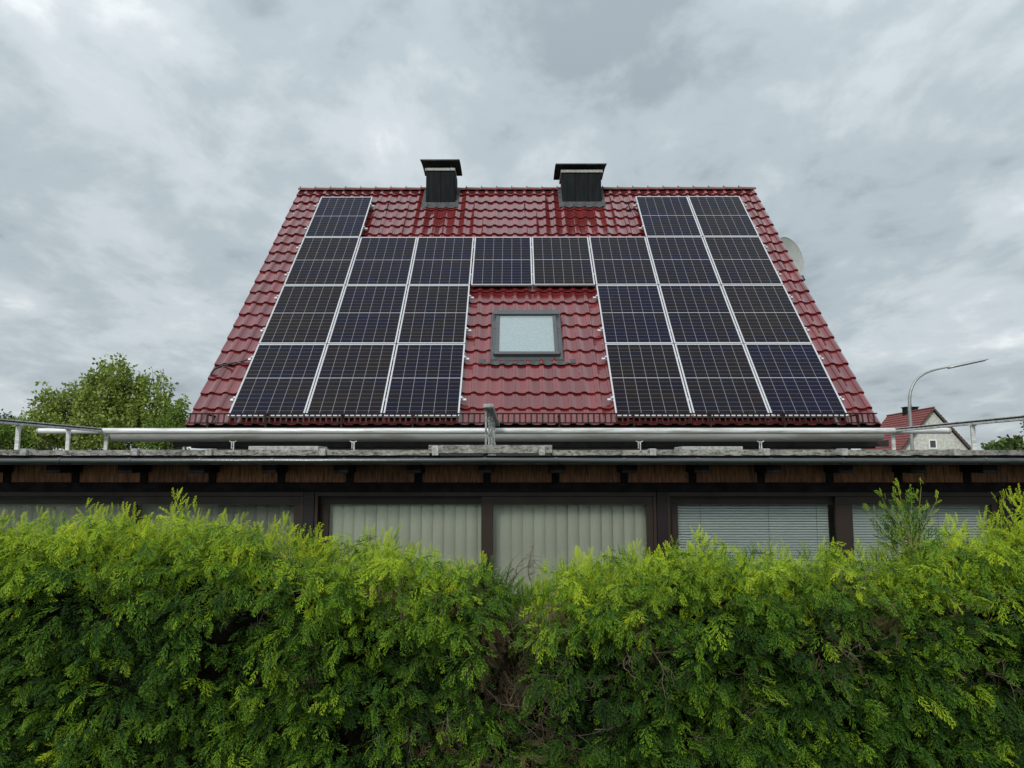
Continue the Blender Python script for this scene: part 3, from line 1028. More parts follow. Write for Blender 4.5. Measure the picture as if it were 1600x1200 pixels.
YC = 6.45                                         # front of the coping
z_cop = zpx(702.5, YC)
z_copb = zpx(711, YC)
ep(MB().box((EX0, YC + 0.09, z_copb - 0.06), (EX1, 10.9, z_copb - 0.015)), 'roof_slab', M_roofing)
ep(MB().box((EX0, YC + 0.035, z_copb - 0.085), (EX1, YC + 0.075, z_copb - 0.004)), 'edge_beam', M_beam)
ep(MB().box((EX0, YC + 0.076, z_copb - 0.085), (EX1, YW + 0.4, z_copb - 0.0605)), 'soffit', M_beam)
# coping strips, each between two clamps
clampx = [-80, 35, 209, 325, 503, 680, 847, 1021, 1199, 1321, 1497, 1640]
segs = [(-420, 35, 0), (35, 209, 1.2), (209, 325, 0.3), (325, 503, 0.6), (503, 672, 0.8), (862, 1021, 1.0), (1021, 1199, 0.2), (1199, 1321, 0.0), (1321, 1497, 0.4), (1497, 1990, 0.9)]
for (xa, xb, dy) in segs:
    a0, a1 = xpx(xa, YC, 706), xpx(xb, YC, 706)
    mb = MB(); n = 14
    top, bot = [], []
    for i in range(n + 1):
        x = a0 + 0.004 + (a1 - a0 - 0.008) * i / n
        top.append((x, z_cop - dy * 0.004 + rnd.uniform(-0.0012, 0.0012)))
        bot.append((x, z_copb + rnd.uniform(-0.004, 0.002)))
    for i in range(n):
        vs = []
        for y in (YC, YC + 0.16):
            vs += [(top[i][0], y, top[i][1]), (top[i + 1][0], y, top[i + 1][1]), (bot[i + 1][0], y, bot[i + 1][1]), (bot[i][0], y, bot[i][1])]
        fs = [(0, 1, 2, 3), (7, 6, 5, 4), (0, 4, 5, 1), (3, 2, 6, 7)]
        if i == 0: fs.append((0, 3, 7, 4))
        if i == n - 1: fs.append((1, 5, 6, 2))
        mb.add(vs, fs)
    ep(mb, 'coping_strip', M_conc)
mb = MB().box((xpx(669, YC), YC - 0.02, zpx(708.5, YC)), (xpx(863, YC), YC + 0.22, zpx(695.5, YC)))
o = ep(mb, 'coping_strip', M_conc, bevel=0.004); o['label'] = 'thicker raised coping strip below the middle handrail'
for x in clampx:
    xx = xpx(x, YC)
    up = 6 if 660 < x < 860 else 0
    ep(MB().box((xx - 0.029, YC - 0.03, zpx(712, YC)), (xx + 0.029, YC + 0.10, zpx(701 - up * 0.6, YC))), 'coping_clamp', M_conc2, bevel=0.006)
# broken bits of timber behind the coping
ep(MB().box((EX0, YC + 0.02, z_copb - 0.035), (EX1, YC + 0.0345, z_copb - 0.006)), 'drip_batten', M_beam)
# small gutter pipe along the edge, in lengths that sag a little
jt = [-110, 93, 203, 313, 426, 538, 650, 758, 869, 975, 1090, 1204, 1317, 1432, 1540, 1720]
YG = 6.38
for i in range(len(jt) - 1):
    x0, x1 = xpx(jt[i], YG, 720), xpx(jt[i + 1], YG, 720)
    mb = MB()
    zz = zpx(719.8, YG)
    dz0 = 0.0; dz1 = 0.0
    n = 10; r = 0.022
    pr = []
    off0 = {6: 0.002, 7: 0.006, 8: 0.004}.get(i, 0.0)
    off1 = {5: 0.002, 6: 0.006, 7: 0.004}.get(i, 0.0)
    mb.tube([(x0 + 0.002, YG, zz + off0), ((x0 + x1) / 2, YG, zz + (off0 + off1) / 2 - 0.0015), (x1 - 0.002, YG, zz + off1)], r, 12)
    ep(mb, 'gutter_length', M_gutpipe, smooth=True)
    k = MB()
    k.tube([(x1 - 0.011, YG, zz + off1), (x1 + 0.011, YG, zz + off1)], r + 0.004, 12)
    k.box((x1 - 0.007, YG, zz + off1 + r - 0.002), (x1 + 0.007, YC + 0.03, zz + off1 + r + 0.006))
    ep(k, 'gutter_bracket', M_gutpipe, smooth=True)
# rafters and the boards between them
z_bt, z_bb = zpx(725, YW) + 0.02, zpx(754.5, YW)
nraf = range(-6, 20)
for n_ in nraf:
    x = xpx(117 + 107.3 * n_, YW)
    if not EX0 < x < EX1: continue
    mb = MB()
    mb.box((x - 0.034, YW - 0.012, z_bb), (x + 0.034, YW + 0.2, z_copb - 0.0855))
    mb.add([(x - 0.065, YC + 0.10, z_copb - 0.087), (x + 0.065, YC + 0.10, z_copb - 0.087), (x + 0.065, YC + 0.10, z_copb - 0.16), (x - 0.065, YC + 0.10, z_copb - 0.16),
            (x - 0.065, YW - 0.013, z_copb - 0.087), (x + 0.065, YW - 0.013, z_copb - 0.087), (x + 0.065, YW - 0.013, z_copb - 0.155), (x - 0.065, YW - 0.013, z_copb - 0.155)],
           [(0, 1, 2, 3), (7, 6, 5, 4), (0, 4, 5, 1), (1, 5, 6, 2), (2, 6, 7, 3), (3, 7, 4, 0)])
    ep(mb, 'rafter', M_beam, bevel=0.004)
    x2 = xpx(117 + 107.3 * (n_ + 1), YW)
    ep(MB().box((x + 0.036, YW + rnd.uniform(0, 0.004), z_bb + 0.004), (x2 - 0.036, YW + 0.03, z_copb - 0.087)), 'infill_board', M_board, bevel=0.002)
# head beam under the boards
ep(MB().box((EX0, YW - 0.03, zpx(767.3, YW)), (EX1, YW + 0.2, z_bb)), 'head_beam', M_beam)
# posts
ZF = 0.75                                          # sill height
posts = [(-72, -61), (475, 491.5), (1026, 1041.5), (1566, 1582)]
for a0, a1 in posts:
    ep(MB().box((xpx(a0, YW), YW + 0.0, 0), (xpx(a1, YW), YW + 0.18, zpx(767.3, YW) - 0.002)), 'post', M_frame2, bevel=0.003)
ep(MB().box((EX0, YW + 0.02, 0), (EX1, YW + 0.16, ZF - 0.03)), 'parapet_wall', M_board)
ep(MB().box((EX0, YW - 0.04, ZF - 0.03), (EX1, YW + 0.18, ZF)), 'window_sill', M_frame)
# side / rear walls, floor inside
ep(MB().box((EX0, YW + 0.18, 0), (EX0 + 0.15, 10.9, z_copb - 0.062)).box((EX1 - 0.15, YW + 0.18, 0), (EX1, 10.9, z_copb - 0.062)).box((EX0 + .15, 10.7, 0), (EX1 - .15, 10.9, z_copb - 0.062)), 'side_wall', M_room)
ep(MB().box((EX0 + 0.15, YW + 0.18, 0.02), (EX1 - 0.15, 10.7, 0.08)), 'room_floor', M_room)


def sliding_window(xl, xm0, xm1, xr, lab):
    """xl..xr outer, xm0..xm1 the meeting stile (pixels)"""
    w = bpy.data.objects.new('sliding_window', None); col.objects.link(w); w.parent = ext
    w.matrix_basis = ext_inv; w['label'] = lab
    X = lambda p: xpx(p, YW)
    zt_ = zpx(767.5, YW)
    def wb(mb, name, m, **kw): return mb.build(name, m, w, **kw)
    fr = MB()
    fr.box((X(xl), YW + 0.01, zpx(775.5, YW)), (X(xr), YW + 0.15, zt_ - 0.001))
    fr.box((X(xl), YW + 0.01, ZF), (X(xl) + 0.03, YW + 0.15, zpx(775.5, YW) - 0.001))
    fr.box((X(xr) - 0.03, YW + 0.01, ZF), (X(xr), YW + 0.15, zpx(775.5, YW) - 0.001))
    fr.box((X(xl) + 0.031, YW + 0.01, ZF), (X(xr) - 0.031, YW + 0.15, ZF + 0.05))
    wb(fr, 'outer_frame', M_frame, bevel=0.003)

    def sash(x0, x1, y, sl, sr):
        s = MB()
        z1 = zpx(775.7, YW); z0 = ZF + 0.051
        th = 0.073
        s.box((x0, y, z1 - th), (x1, y + 0.04, z1)); s.box((x0, y, z0), (x1, y + 0.04, z0 + th))
        s.box((x0, y, z0 + th), (x0 + sl, y + 0.04, z1 - th)); s.box((x1 - sr, y, z0 + th), (x1, y + 0.04, z1 - th))
        wb(s, 'sash', M_frame, bevel=0.003)
        wb(MB().box((x0 + sl - 0.004, y + 0.015, z0 + th - 0.004), (x1 - sr + 0.004, y + 0.022, z1 - th + 0.004)), 'pane', M_glass)
        gs = MB()
        gs.box((x0 + sl, y - 0.001 + 0.008, z1 - th - 0.006), (x1 - sr, y + 0.015, z1 - th)); wb(gs, 'seal', M_dgrey)
    sash(X(xl) + 0.031, X(xm1) - 0.005, YW + 0.092, 0.085, 0.07)       # recessed left leaf
    sash(X(xm0), X(xr) - 0.031, YW + 0.025, X(xm1) - X(xm0), 0.060)    # proud right leaf
    # far side of the track
    wb(MB().box((X(xl) + 0.03, YW + 0.07, zpx(775.5, YW) - 0.02), (X(xm0), YW + 0.085, zpx(775.5, YW) - 0.0005)), 'track', M_black)


sliding_window(-60, 192, 213, 474.5, 'leftmost double sliding window, mostly behind the hedge')
sliding_window(492, 752, 770, 1025.5, 'middle double sliding window with cream vertical blind slats')
sliding_window(1042, 1306, 1332, 1565.5, 'right hand double sliding window with white venetian blinds')


# blinds inside
def vertical_blind(xa, xb, label, z0=0.9, m_=None):
    X0, X1 = xpx(xa, YW), xpx(xb, YW)
    yy = YW + 0.175
    zt_ = zpx(767, YW)
    t = thing('vertical_blind', label, 'blind', ((X0 + X1) / 2, yy, z0), group='blinds behind the windows')
    MB().box((X0 - (X0 + X1) / 2, -0.02, zt_ - z0 - 0.0), (X1 - (X0 + X1) / 2, 0.02, zt_ - z0 + 0.04)).build('head_rail', M_paint, t)
    pit = 0.108
    n = int((X1 - X0) / pit)
    vs = []; m = 6; wv = 0.124
    for z in (0, zt_ - z0):
        for k in range(m + 1):
            u = k / m - 0.5
            vs.append((u * wv, 0.017 * (1 - 4 * u * u) * -1, z))
    fs = [(k, k + 1, m + 1 + k + 1, m + 1 + k) for k in range(m)]
    me = MB().add(vs, fs).mesh('slat', m_ or M_blind, True)
    for i in range(n):
        o = link('slat', me, t, (X0 - (X0 + X1) / 2 + (i + 0.5) * pit, rnd.uniform(-0.002, 0.002), 0))
        o.rotation_euler = (0, 0, R(11 + rnd.uniform(-3.5, 3.5)))


vertical_blind(-50, 476, 'vertical blind darkened by painted shade behind the leftmost window, half hidden by the hedge', m_=M_blind_shaded)
vertical_blind(497, 1020, 'cream vertical blind behind the middle window')


def venetian(xa, xb, label, tilt, dz=0, yy=YW + 0.165):
    X0, X1 = xpx(xa, YW), xpx(xb, YW)
    z0 = 1.0; zt_ = zpx(779, YW)
    t = thing('venetian_blind', label, 'blind', ((X0 + X1) / 2, yy, z0), group='blinds behind the windows')
    hw = (X1 - X0) / 2
    MB().box((-hw, -0.015, zt_ - z0), (hw, 0.015, zt_ - z0 + 0.03)).build('head_rail', M_paint, t)
    pit = 0.0245
    vs = []; m = 3; wv = 0.027
    for x in (-hw, hw):
        for k in range(m + 1):
            u = k / m - 0.5
            vs.append((x, u * wv, 0.0022 * (1 - 4 * u * u)))
    fs = [(k, k + 1, m + 1 + k + 1, m + 1 + k) for k in range(m)]
    me = MB().add(vs, fs).mesh('slat', M_ven, True)
    n = int((zt_ - z0) / pit)
    for i in range(n):
        o = link('slat', me, t, (0, 0, zt_ - z0 - (i + 0.6) * pit))
        o.rotation_euler = (R(tilt + rnd.uniform(-1.5, 1.5)), R(rnd.uniform(-0.06, 0.06)), 0)
    for x in (-hw * 0.6, hw * 0.25, hw * 0.85):
        MB().tube([(x, -0.016, 0), (x, -0.016, zt_ - z0)], 0.0012, 4).build('ladder_cord', M_dgrey, t)


venetian(1048, 1303, 'white venetian blind behind the inner pane of the right window', 44)
venetian(1334, 1562, 'white venetian blind behind the outer pane of the right window', 44)

# boards lying on the flat roof
def lying_board(xa, xb, ya, yb, Y, lab, taper=0):
    a, b = at(xa, ya, Y), at(xb, yb, Y)
    zb_ = z_copb - 0.015
    mb = MB()
    mb.box((0, 0, zb_ - b.z * 0 - zb_), (b.x - a.x, 0.35, a.z - zb_))
    o = mb.build('flat_slab', M_conc2, bevel=0.006)
    o.location = (a.x, Y, zb_)
    tag(o, lab, 'slab', 'pale slabs lying on the flat roof')


lying_board(388, 497, 697.0, 702, 7.0, 'pale flat slab lying on the flat roof left of the middle handrail')
lying_board(1066, 1161, 697.5, 702, 7.0, 'pale flat slab lying on the flat roof right of the middle handrail')


# ------------------------------------------------------------------ railings on the flat roof
def side_rail(X, ys, yend, lab, ext_front):
    t = thing('side_railing', lab, 'railing', (X, ys[0], z_copb - 0.015), group='side railings on the flat roof')
    H = EYE + 0.413 - (z_copb - 0.015)
    y0, y1 = ext_front - ys[0], yend - ys[0]
    MB().box((-0.022, y0, H - 0.010), (0.022, y1, H)).build('handrail_top', M_tube, t, bevel=0.003)
    MB().box((-0.016, y0 + 0.01, H - 0.0225), (0.016, y1, H - 0.0105)).build('groove', M_black, t)
    MB().box((-0.022, y0, H - 0.042), (0.022, y1, H - 0.023)).build('handrail_lower', M_tube, t, bevel=0.003)
    for y in ys:
        MB().box((-0.019, y - ys[0] - 0.012, 0), (0.019, y - ys[0] + 0.012, H - 0.0425)).build('post', M_tube, t, bevel=0.003)
        MB().box((-0.028, y - ys[0] - 0.02, H - 0.050), (0.028, y - ys[0] + 0.02, H - 0.0428)).build('post_plate', M_tube, t)


side_rail(-4.552, [6.62, 7.37, 8.06], 8.02, 'left side railing running back over the flat roof beside the tree', 6.1)
side_rail(4.172, [6.62, 8.02], 7.99, 'right side railing running out above the flat roof, in front of the neighbouring house', 5.7)
tr = thing('crossbar', 'long light metal tube crossing above the flat roof in front of the red roof', 'railing', (0, 7.95, EYE + 0.375))
xa, xb = at(58, 674, 7.95).x, at(1485, 674, 7.95).x
zc_ = at(800, 673.3, 7.95).z - (EYE + 0.375)
MB().tube([(xa + 0.03, 0, zc_), (xb - 0.03, 0, zc_)], 0.0325, 20).build('tube', M_tube, tr, smooth=True)
for x, s in ((xa, 1), (xb, -1)):
    MB().tube([(x, 0, zc_), (x + s * 0.008, 0, zc_), (x + s * 0.03, 0, zc_)], [0.024, 0.0335, 0.0335], 16).build('end_cap', M_zinc, tr, smooth=True)
for x in (-3.0, 2.5):
    pass

# middle handrail, end on to us
mr = thing('handrail', 'weathered grey handrail on posts seen end on, running back over the flat roof', 'railing', (0, 6.60, z_copb))
hx = at(763, 636, 6.6).x
ztop = at(763, 630.5, 6.6).z - z_copb
mr.location.x = hx
MB().profile_x([(0, ztop - 0.045), (0, ztop - 0.012), (0.01, ztop), (2.9, ztop + 0.0), (2.9, ztop - 0.045)], -0.044, 0.044).build('rail', M_handrail, mr, bevel=0.01)
MB().box((-0.05, -0.012, ztop - 0.038), (0.05, 0.0, ztop - 0.006)).build('rail_end', M_conc2, mr, bevel=0.005)
for i in range(5):
    MB().box((-0.042 + i * 0.019, 0.02, ztop - 0.052), (-0.034 + i * 0.019, 2.88, ztop - 0.0455)).build('rail_rib', M_handrail, mr)
for (y, dx) in ((0.04, -0.022), (0.35, -0.004), (0.75, 0.006), (1.25, 0.012), (1.95, 0)):
    MB().tube([(dx, y, 0.0), (dx, y, ztop - 0.052)], 0.010, 8).build('post', M_handrail, mr, smooth=True)
    MB().tube([(dx, y, 0.0), (dx, y, 0.012)], 0.026, 10).build('foot_plate', M_handrail, mr)
MB().box((0.018, 0.46, 0.0), (0.036, 0.50, 0.20)).box((0.040, 0.46, 0.0), (0.056, 0.50, 0.13)).box((0.0, 1.00, 0.0), (0.035, 1.04, 0.30)).build('bracket', M_handrail, mr, bevel=0.004)


# ------------------------------------------------------------------ neighbouring house
def neighbour():
    G = 70.0
    pk = at(1457, 637.5, G)
    th = math.atan(0.12)
    t = thing('neighbour_house', 'far house with red tiled roof and grey roughcast gable beyond the street lamp', 'house', (pk.x, G, 0), -th)
    zp = pk.z
    sl = R(51); hw = 4.1; ov = 0.35
    Lh = 11.0
    tanS = math.tan(sl)
    ze = zp - (hw + 0.3) * tanS
    # gable walls and long walls
    w = MB()
    for y in (0.0, Lh - 0.3):
        vs = [(-hw, y, 0), (hw, y, 0), (hw, y, zp - 0.3 - hw * tanS), (0, y, zp - 0.3), (-hw, y, zp - 0.3 - hw * tanS)]
        vs += [(a_, y + 0.3, c_) for a_, _, c_ in vs]
        w.add(vs, [(0, 1, 2, 3, 4), (9, 8, 7, 6, 5), (0, 5, 6, 1), (1, 6, 7, 2), (2, 7, 8, 3), (3, 8, 9, 4), (4, 9, 5, 0)])
    w.box((-hw, 0.3, 0), (-hw + .3, Lh - .3, zp - 0.3 - hw * tanS)); w.box((hw - .3, 0.3, 0), (hw, Lh - .3, zp - 0.3 - hw * tanS))
    w.build('wall', M_nwall, t)
    # tiled slopes as real courses
    for sgn, nm in ((-1, 'roof'), (1, 'roof')):
        mb = MB()
        L = (hw + 0.4) / math.cos(sl)
        n = int(L / 0.34); m = int((Lh + 2 * ov) / 0.25)
        for i in range(n):
            for j in range(m):
                y0 = -ov + j * 0.25
                d0, d1 = i * 0.34, (i + 1) * 0.34 + 0.02
                def P(d, y, h):
                    return (sgn * (d * math.cos(sl) + h * math.sin(sl)), y, zp - d * math.sin(sl) + h * math.cos(sl))
                mb.add([P(d0, y0, 0.0), P(d0, y0 + .12, -0.02), P(d0, y0 + .25, 0.0), P(d1, y0, 0.05), P(d1, y0 + .12, 0.03), P(d1, y0 + .25, 0.05), P(d1, y0, 0.0), P(d1, y0 + .12, -0.02), P(d1, y0 + .25, 0.0)],
                       [(0, 1, 4, 3), (1, 2, 5, 4), (3, 4, 7, 6), (4, 5, 8, 7)])
        mb.build(nm, M_ntile, t, smooth=False, kind='stuff', fix=False)
        # barge board and its pale soffit
        L2 = L + 0.05
        for yy, m_, wd in ((-ov - 0.03, M_nwood, 0.03), (-ov, M_nsoff, ov)):
            a_ = -0.02 if m_ is M_nwood else -0.06
            pr = []
            vs = []
            for y in (yy, yy + wd):
                for (d, h) in ((0, a_), (L2, a_), (L2, a_ - (0.22 if m_ is M_nwood else 0.06)), (0, a_ - (0.22 if m_ is M_nwood else 0.06))):
                    vs.append((sgn * (d * math.cos(sl) + h * math.sin(sl)) if d else 0.0, y, zp - d * math.sin(sl) + h * math.cos(sl)))
            mb = MB().add(vs, [(0, 1, 2, 3), (7, 6, 5, 4), (0, 4, 5, 1), (1, 5, 6, 2), (2, 6, 7, 3), (3, 7, 4, 0)])
            mb.build('barge_board' if m_ is M_nwood else 'verge_soffit', m_, t)
    MB().tube([(0, -ov, zp + 0.03), (0, Lh + ov, zp + 0.03)], 0.09, 8).build('ridge', M_ntile, t)
    # window
    Mi = t.matrix_basis
    c0 = at(1457.5, 694, G); xl = c0.x - pk.x
    zc = c0.z
    f = MB(); f.box((xl - 0.36, -0.06, zc - 0.44), (xl + 0.36, 0.02, zc - 0.34)); f.box((xl - 0.36, -0.06, zc + 0.34), (xl + 0.36, 0.02, zc + 0.44))
    f.box((xl - 0.36, -0.06, zc - 0.34), (xl - 0.26, 0.02, zc + 0.34)); f.box((xl + 0.26, -0.06, zc - 0.34), (xl + 0.36, 0.02, zc + 0.34))
    win = f.build('window', M_paint, t)
    MB().box((xl - 0.26, -0.02, zc - 0.34), (xl + 0.26, -0.005, zc + 0.34)).build('pane', M_dgrey, win)
    for xx, zz in ((-1.6, 1.6), (1.6, 1.6)):
        f = MB(); f.box((xx - 0.6, -0.04, zz - 0.7), (xx + 0.6, 0.02, zz + 0.7)); win = f.build('window', M_paint, t)
        MB().box((xx - 0.5, -0.05, zz - 0.6), (xx + 0.5, -0.0405, zz + 0.6)).build('pane', M_dgrey, win)
    # chimney on the far part of the ridge
    yc = 6.0
    cx = 0.35
    ztop = at(1410, 637.5, G + yc).z
    c = MB().box((cx - 0.62, yc - 0.45, zp - 1.5), (cx + 0.62, yc + 0.45, ztop)).box((cx - 0.70, yc - 0.52, ztop + 0.001), (cx + 0.70, yc + 0.52, ztop + 0.10))
    ch = c.build('chimney', M_slate, t)
    MB().tube([(cx + 0.1, yc, ztop + 0.1), (cx + 0.1, yc, ztop + 0.38)], 0.11, 8).build('flue', M_pole, ch)


neighbour()


# ------------------------------------------------------------------ street lamp
def lamp():
    Y = 26.0
    pts = [(525, 985), (510, 750), (499, 610), (500, 500), (508, 445), (530, 385), (560, 335), (600, 298), (650, 266), (700, 246), (750, 232), (800, 221), (845, 212), (885, 205)]
    P = [at(1340 + x / 6.154, 540 + y / 6.154, Y) for x, y in pts]
    base = Vector((P[0].x + 0.02, Y, 0))
    t = thing('street_lamp', 'grey street lamp with a long curved arm standing right of the roof', 'street lamp', base)
    P = [base] + P
    rr = [0.075, 0.062] + [0.057] * 3 + [0.05, 0.045, 0.042, 0.04, 0.038, 0.036, 0.034, 0.032, 0.03, 0.03]
    MB().tube([p - base for p in P], rr, 10).build('pole', M_pole, t, smooth=True)
    MB().tube([(0, 0, 0), (0, 0, 1.1)], 0.085, 10).build('pole_base', M_pole, t, smooth=True)
    a, b = at(1340 + 885 / 6.154, 540 + 210 / 6.154, Y) - base, at(1340 + 1258 / 6.154, 540 + 130 / 6.154, Y) - base
    d = (b - a).normalized(); up = Vector((0, 1, 0)).cross(d) * -1
    if up.z < 0: up = -up
    vs = []; n = 10
    L = (b - a).length
    st_ = [(0, 0.04, 0.06), (0.06, 0.085, 0.10), (0.35, 0.08, 0.12), (0.8, 0.06, 0.10), (0.97, 0.035, 0.07), (1.0, 0.01, 0.03)]
    for (u, hh, ww) in st_:
        for k in range(n):
            an = 2 * PI * k / n
            vs.append(a + d * (u * L) + up * (math.sin(an) * hh * (1 if math.sin(an) > 0 else 0.5)) + Vector((0, 1, 0)) * (math.cos(an) * ww))
    fs = [(j * n + k, j * n + (k + 1) % n, (j + 1) * n + (k + 1) % n, (j + 1) * n + k) for j in range(len(st_) - 1) for k in range(n)]
    fs += [tuple(range(n)), tuple(range((len(st_) - 1) * n, len(st_) * n))]
    MB().add(vs, fs).build('lamp_head', M_lamphead, t, smooth=True)
    # lens below
    vs = []
    for (u, ww) in ((0.12, 0.07), (0.9, 0.055)):
        for s_ in (-1, 1):
            for h in (-0.026, -0.045):
                vs.append(a + d * (u * L) + up * h + Vector((0, s_ * ww, 0)))
    MB().add(vs, [(0, 2, 3, 1), (4, 5, 7, 6), (0, 1, 5, 4), (2, 6, 7, 3), (1, 3, 7, 5), (0, 4, 6, 2)]).build('lens', M_dgrey, t)
    MB().tube([a - d * 0.06, a + d * 0.09], 0.05, 10).build('clamp', M_zinc, t, smooth=True)


lamp()


# ------------------------------------------------------------------ trees
def leaves_mesh(name, P, Dn, size, matr, nrng, aspect=0.6):
    """P positions, Dn leaf axis; each leaf a folded rhombus of four triangles"""
    n = len(P)
    a = Dn / np.maximum(np.linalg.norm(Dn, axis=1, keepdims=True), 1e-6)
    r = nrng.normal(size=(n, 3))
    b = np.cross(a, r); b /= np.maximum(np.linalg.norm(b, axis=1, keepdims=True), 1e-6)
    c = np.cross(a, b)
    s = size[:, None]
    V = np.empty((n, 4, 3))
    V[:, 0] = P
    V[:, 1] = P + a * s * 0.5 + b * s * aspect * 0.5 + c * s * 0.10
    V[:, 2] = P + a * s - c * s * 0.08
    V[:, 3] = P + a * s * 0.5 - b * s * aspect * 0.5 + c * s * 0.10
    me = bpy.data.meshes.new(name)
    idx = np.arange(n)[:, None] * 4
    F = np.concatenate([idx + np.array([[0, 1, 2]]), idx + np.array([[0, 2, 3]])], axis=1).reshape(-1, 3)
    me.vertices.add(n * 4); me.vertices.foreach_set('co', V.reshape(-1))
    me.loops.add(F.size); me.loops.foreach_set('vertex_index', F.reshape(-1).astype(np.int32))
    me.polygons.add(len(F)); me.polygons.foreach_set('loop_start', (np.arange(len(F)) * 3).astype(np.int32))
    me.update(calc_edges=True)
    me.materials.append(matr)
    return me


def tree(name, label, cat, base, height, lobes, nshoot, perleaf, lsize, matr, seed, trunk_r=0.16, droop=0.5, shoot=0.9, group=None, spread=0.13, upright=0.8):
    """lobes: ellipsoids (x,y,z,rx,ry,rz) relative to the base; shoots grow in their outer part and carry the leaves"""
    g = np.random.default_rng(seed)
    t = thing(name, label, cat, base, 0, group)
    wts = np.array([l[3] * l[4] * l[5] for l in lobes]) ** 0.75; wts /= wts.sum()
    P, D = [], []
    wood = MB()
    z0 = min(l[2] - l[5] for l in lobes)
    top = max(lobes, key=lambda l: l[2])
    wood.tube([(0, 0, 0), (0.05, 0, z0 * 0.6), (top[0] * 0.3, top[1] * 0.3, max(z0, 0.6) + 0.5), (top[0] * 0.8, top[1] * 0.8, top[2])], [trunk_r, trunk_r * 0.8, trunk_r * 0.6, trunk_r * 0.2], 8)
    wood.build('trunk', M_bark, t, smooth=True)
    limbs = MB()
    for l in lobes:
        c = Vector(l[:3])
        limbs.tube([(0.05, 0, max(z0, 0.4)), tuple(c * 0.5 + Vector((0, 0, -0.2))), tuple(c)], [trunk_r * 0.5, trunk_r * 0.32, trunk_r * 0.12], 6)
        for _ in range(7):
            d = Vector(g.normal(size=3)); d.z = abs(d.z); d.normalize()
            e = c + Vector((d.x * l[3], d.y * l[4], d.z * l[5])) * 0.9
            limbs.tube([tuple(c - Vector((0, 0, l[5] * 0.4))), tuple(c.lerp(e, 0.5) + Vector((0, 0, -0.1))), tuple(e)], [trunk_r * 0.22, trunk_r * 0.12, 0.012], 5)
    for i in range(nshoot):
        l = lobes[g.choice(len(lobes), p=wts)]
        d = g.normal(size=3); d /= np.linalg.norm(d)
        rr = 0.35 + 0.62 * g.random() ** 0.6
        p = np.array(l[:3]) + d * rr * np.array(l[3:6])
        if p[2] < 0.15: continue
        ax = d * (1 - upright) * 1.2 + np.array([0, 0, upright]) + g.normal(size=3) * 0.22
        ax /= np.linalg.norm(ax)
        Ls = shoot * (0.5 + g.random() * 0.8)
        if i % 3 == 0:
            limbs.tube([tuple(p - ax * Ls * 0.3), tuple(p + ax * Ls)], [0.016, 0.004], 4, caps=False)
        m = int(perleaf * (0.6 + 0.8 * g.random()))
        u = g.random(m) ** 0.7
        off = g.normal(size=(m, 3)) * spread
        P.append(p + np.outer(u, ax) * Ls + off * 0.55)
        dd = off / spread + np.array([0, 0, -droop]) + ax * 0.3
        D.append(dd)
    P = np.concatenate(P); D = np.concatenate(D)
    limbs.build('limbs', M_bark, t)
    me = leaves_mesh('crown', P, D, lsize * (0.6 + 0.8 * g.random(len(P))), matr, g)
    link('crown', me, t)
    return t


TYT = 24.0
def rel(px, py, Y, base): 
    p = at(px, py, Y) - base
    return p


b0 = Vector((at(165, 690, TYT).x, TYT, 0))
def lobe(px, py, rx, rz, Y=TYT, b=b0, ry=None):
    p = at(px, py, Y) - b
    k = Y / FPX
    return (p.x, p.y, p.z, rx * k, (ry or rx) * k, rz * k)


tree('broadleaf_tree', 'bushy green broadleaf tree rising behind the left side railing', 'tree', b0, 6,
     [lobe(172, 640, 50, 48), lobe(236, 662, 42, 34), lobe(88, 662, 34, 36), lobe(120, 675, 60, 35), lobe(190, 690, 90, 40), lobe(176, 606, 22, 22), lobe(92, 640, 12, 20), lobe(60, 668, 10, 22), lobe(142, 622, 14, 24), lobe(242, 628, 22, 16), lobe(205, 610, 14, 14), lobe(262, 660, 26, 26)],
     500, 42, 0.12, M_leaf, 3, shoot=0.78, spread=0.10)
bb = Vector((at(20, 700, 27).x, 27, 0))
tree('bush', 'yellow green bush low behind the left railing at the picture edge', 'bush', bb, 3,
     [lobe(20, 690, 45, 22, 27, bb), lobe(60, 692, 40, 20, 27, bb), lobe(-30, 690, 40, 24, 27, bb)], 260, 40, 0.09, M_leaf2, 5, shoot=0.5)
bb = Vector((at(278, 690, 19).x, 19, 0))
tree('bush', 'bright green bush tucked against the left end of the snow guard', 'bush', bb, 3,
     [lobe(276, 672, 18, 26, 19, bb), lobe(262, 692, 34, 22, 19, bb)], 130, 38, 0.07, M_leaf2, 6, shoot=0.35, spread=0.09)
bb = Vector((at(-20, 690, 45).x, 45, 0))
tree('broadleaf_tree', 'dark green tree far behind the yellow green bush at the left edge', 'tree', bb, 5,
     [lobe(12, 682, 30, 18, 45, bb), lobe(-40, 675, 40, 26, 45, bb), lobe(60, 690, 40, 16, 45, bb)], 260, 36, 0.16, M_needle, 8, shoot=0.8, spread=0.2)
bb = Vector((at(1640, 690, 40).x, 40, 0))
tree('pine_tree', 'dark conifer whose twig tips just enter at the right picture edge', 'tree', bb, 5,
     [lobe(1668, 686, 44, 18, 40, bb), lobe(1660, 662, 44, 16, 40, bb)], 160, 40, 0.13, M_needle, 9, shoot=0.8, spread=0.16, upright=0.2)


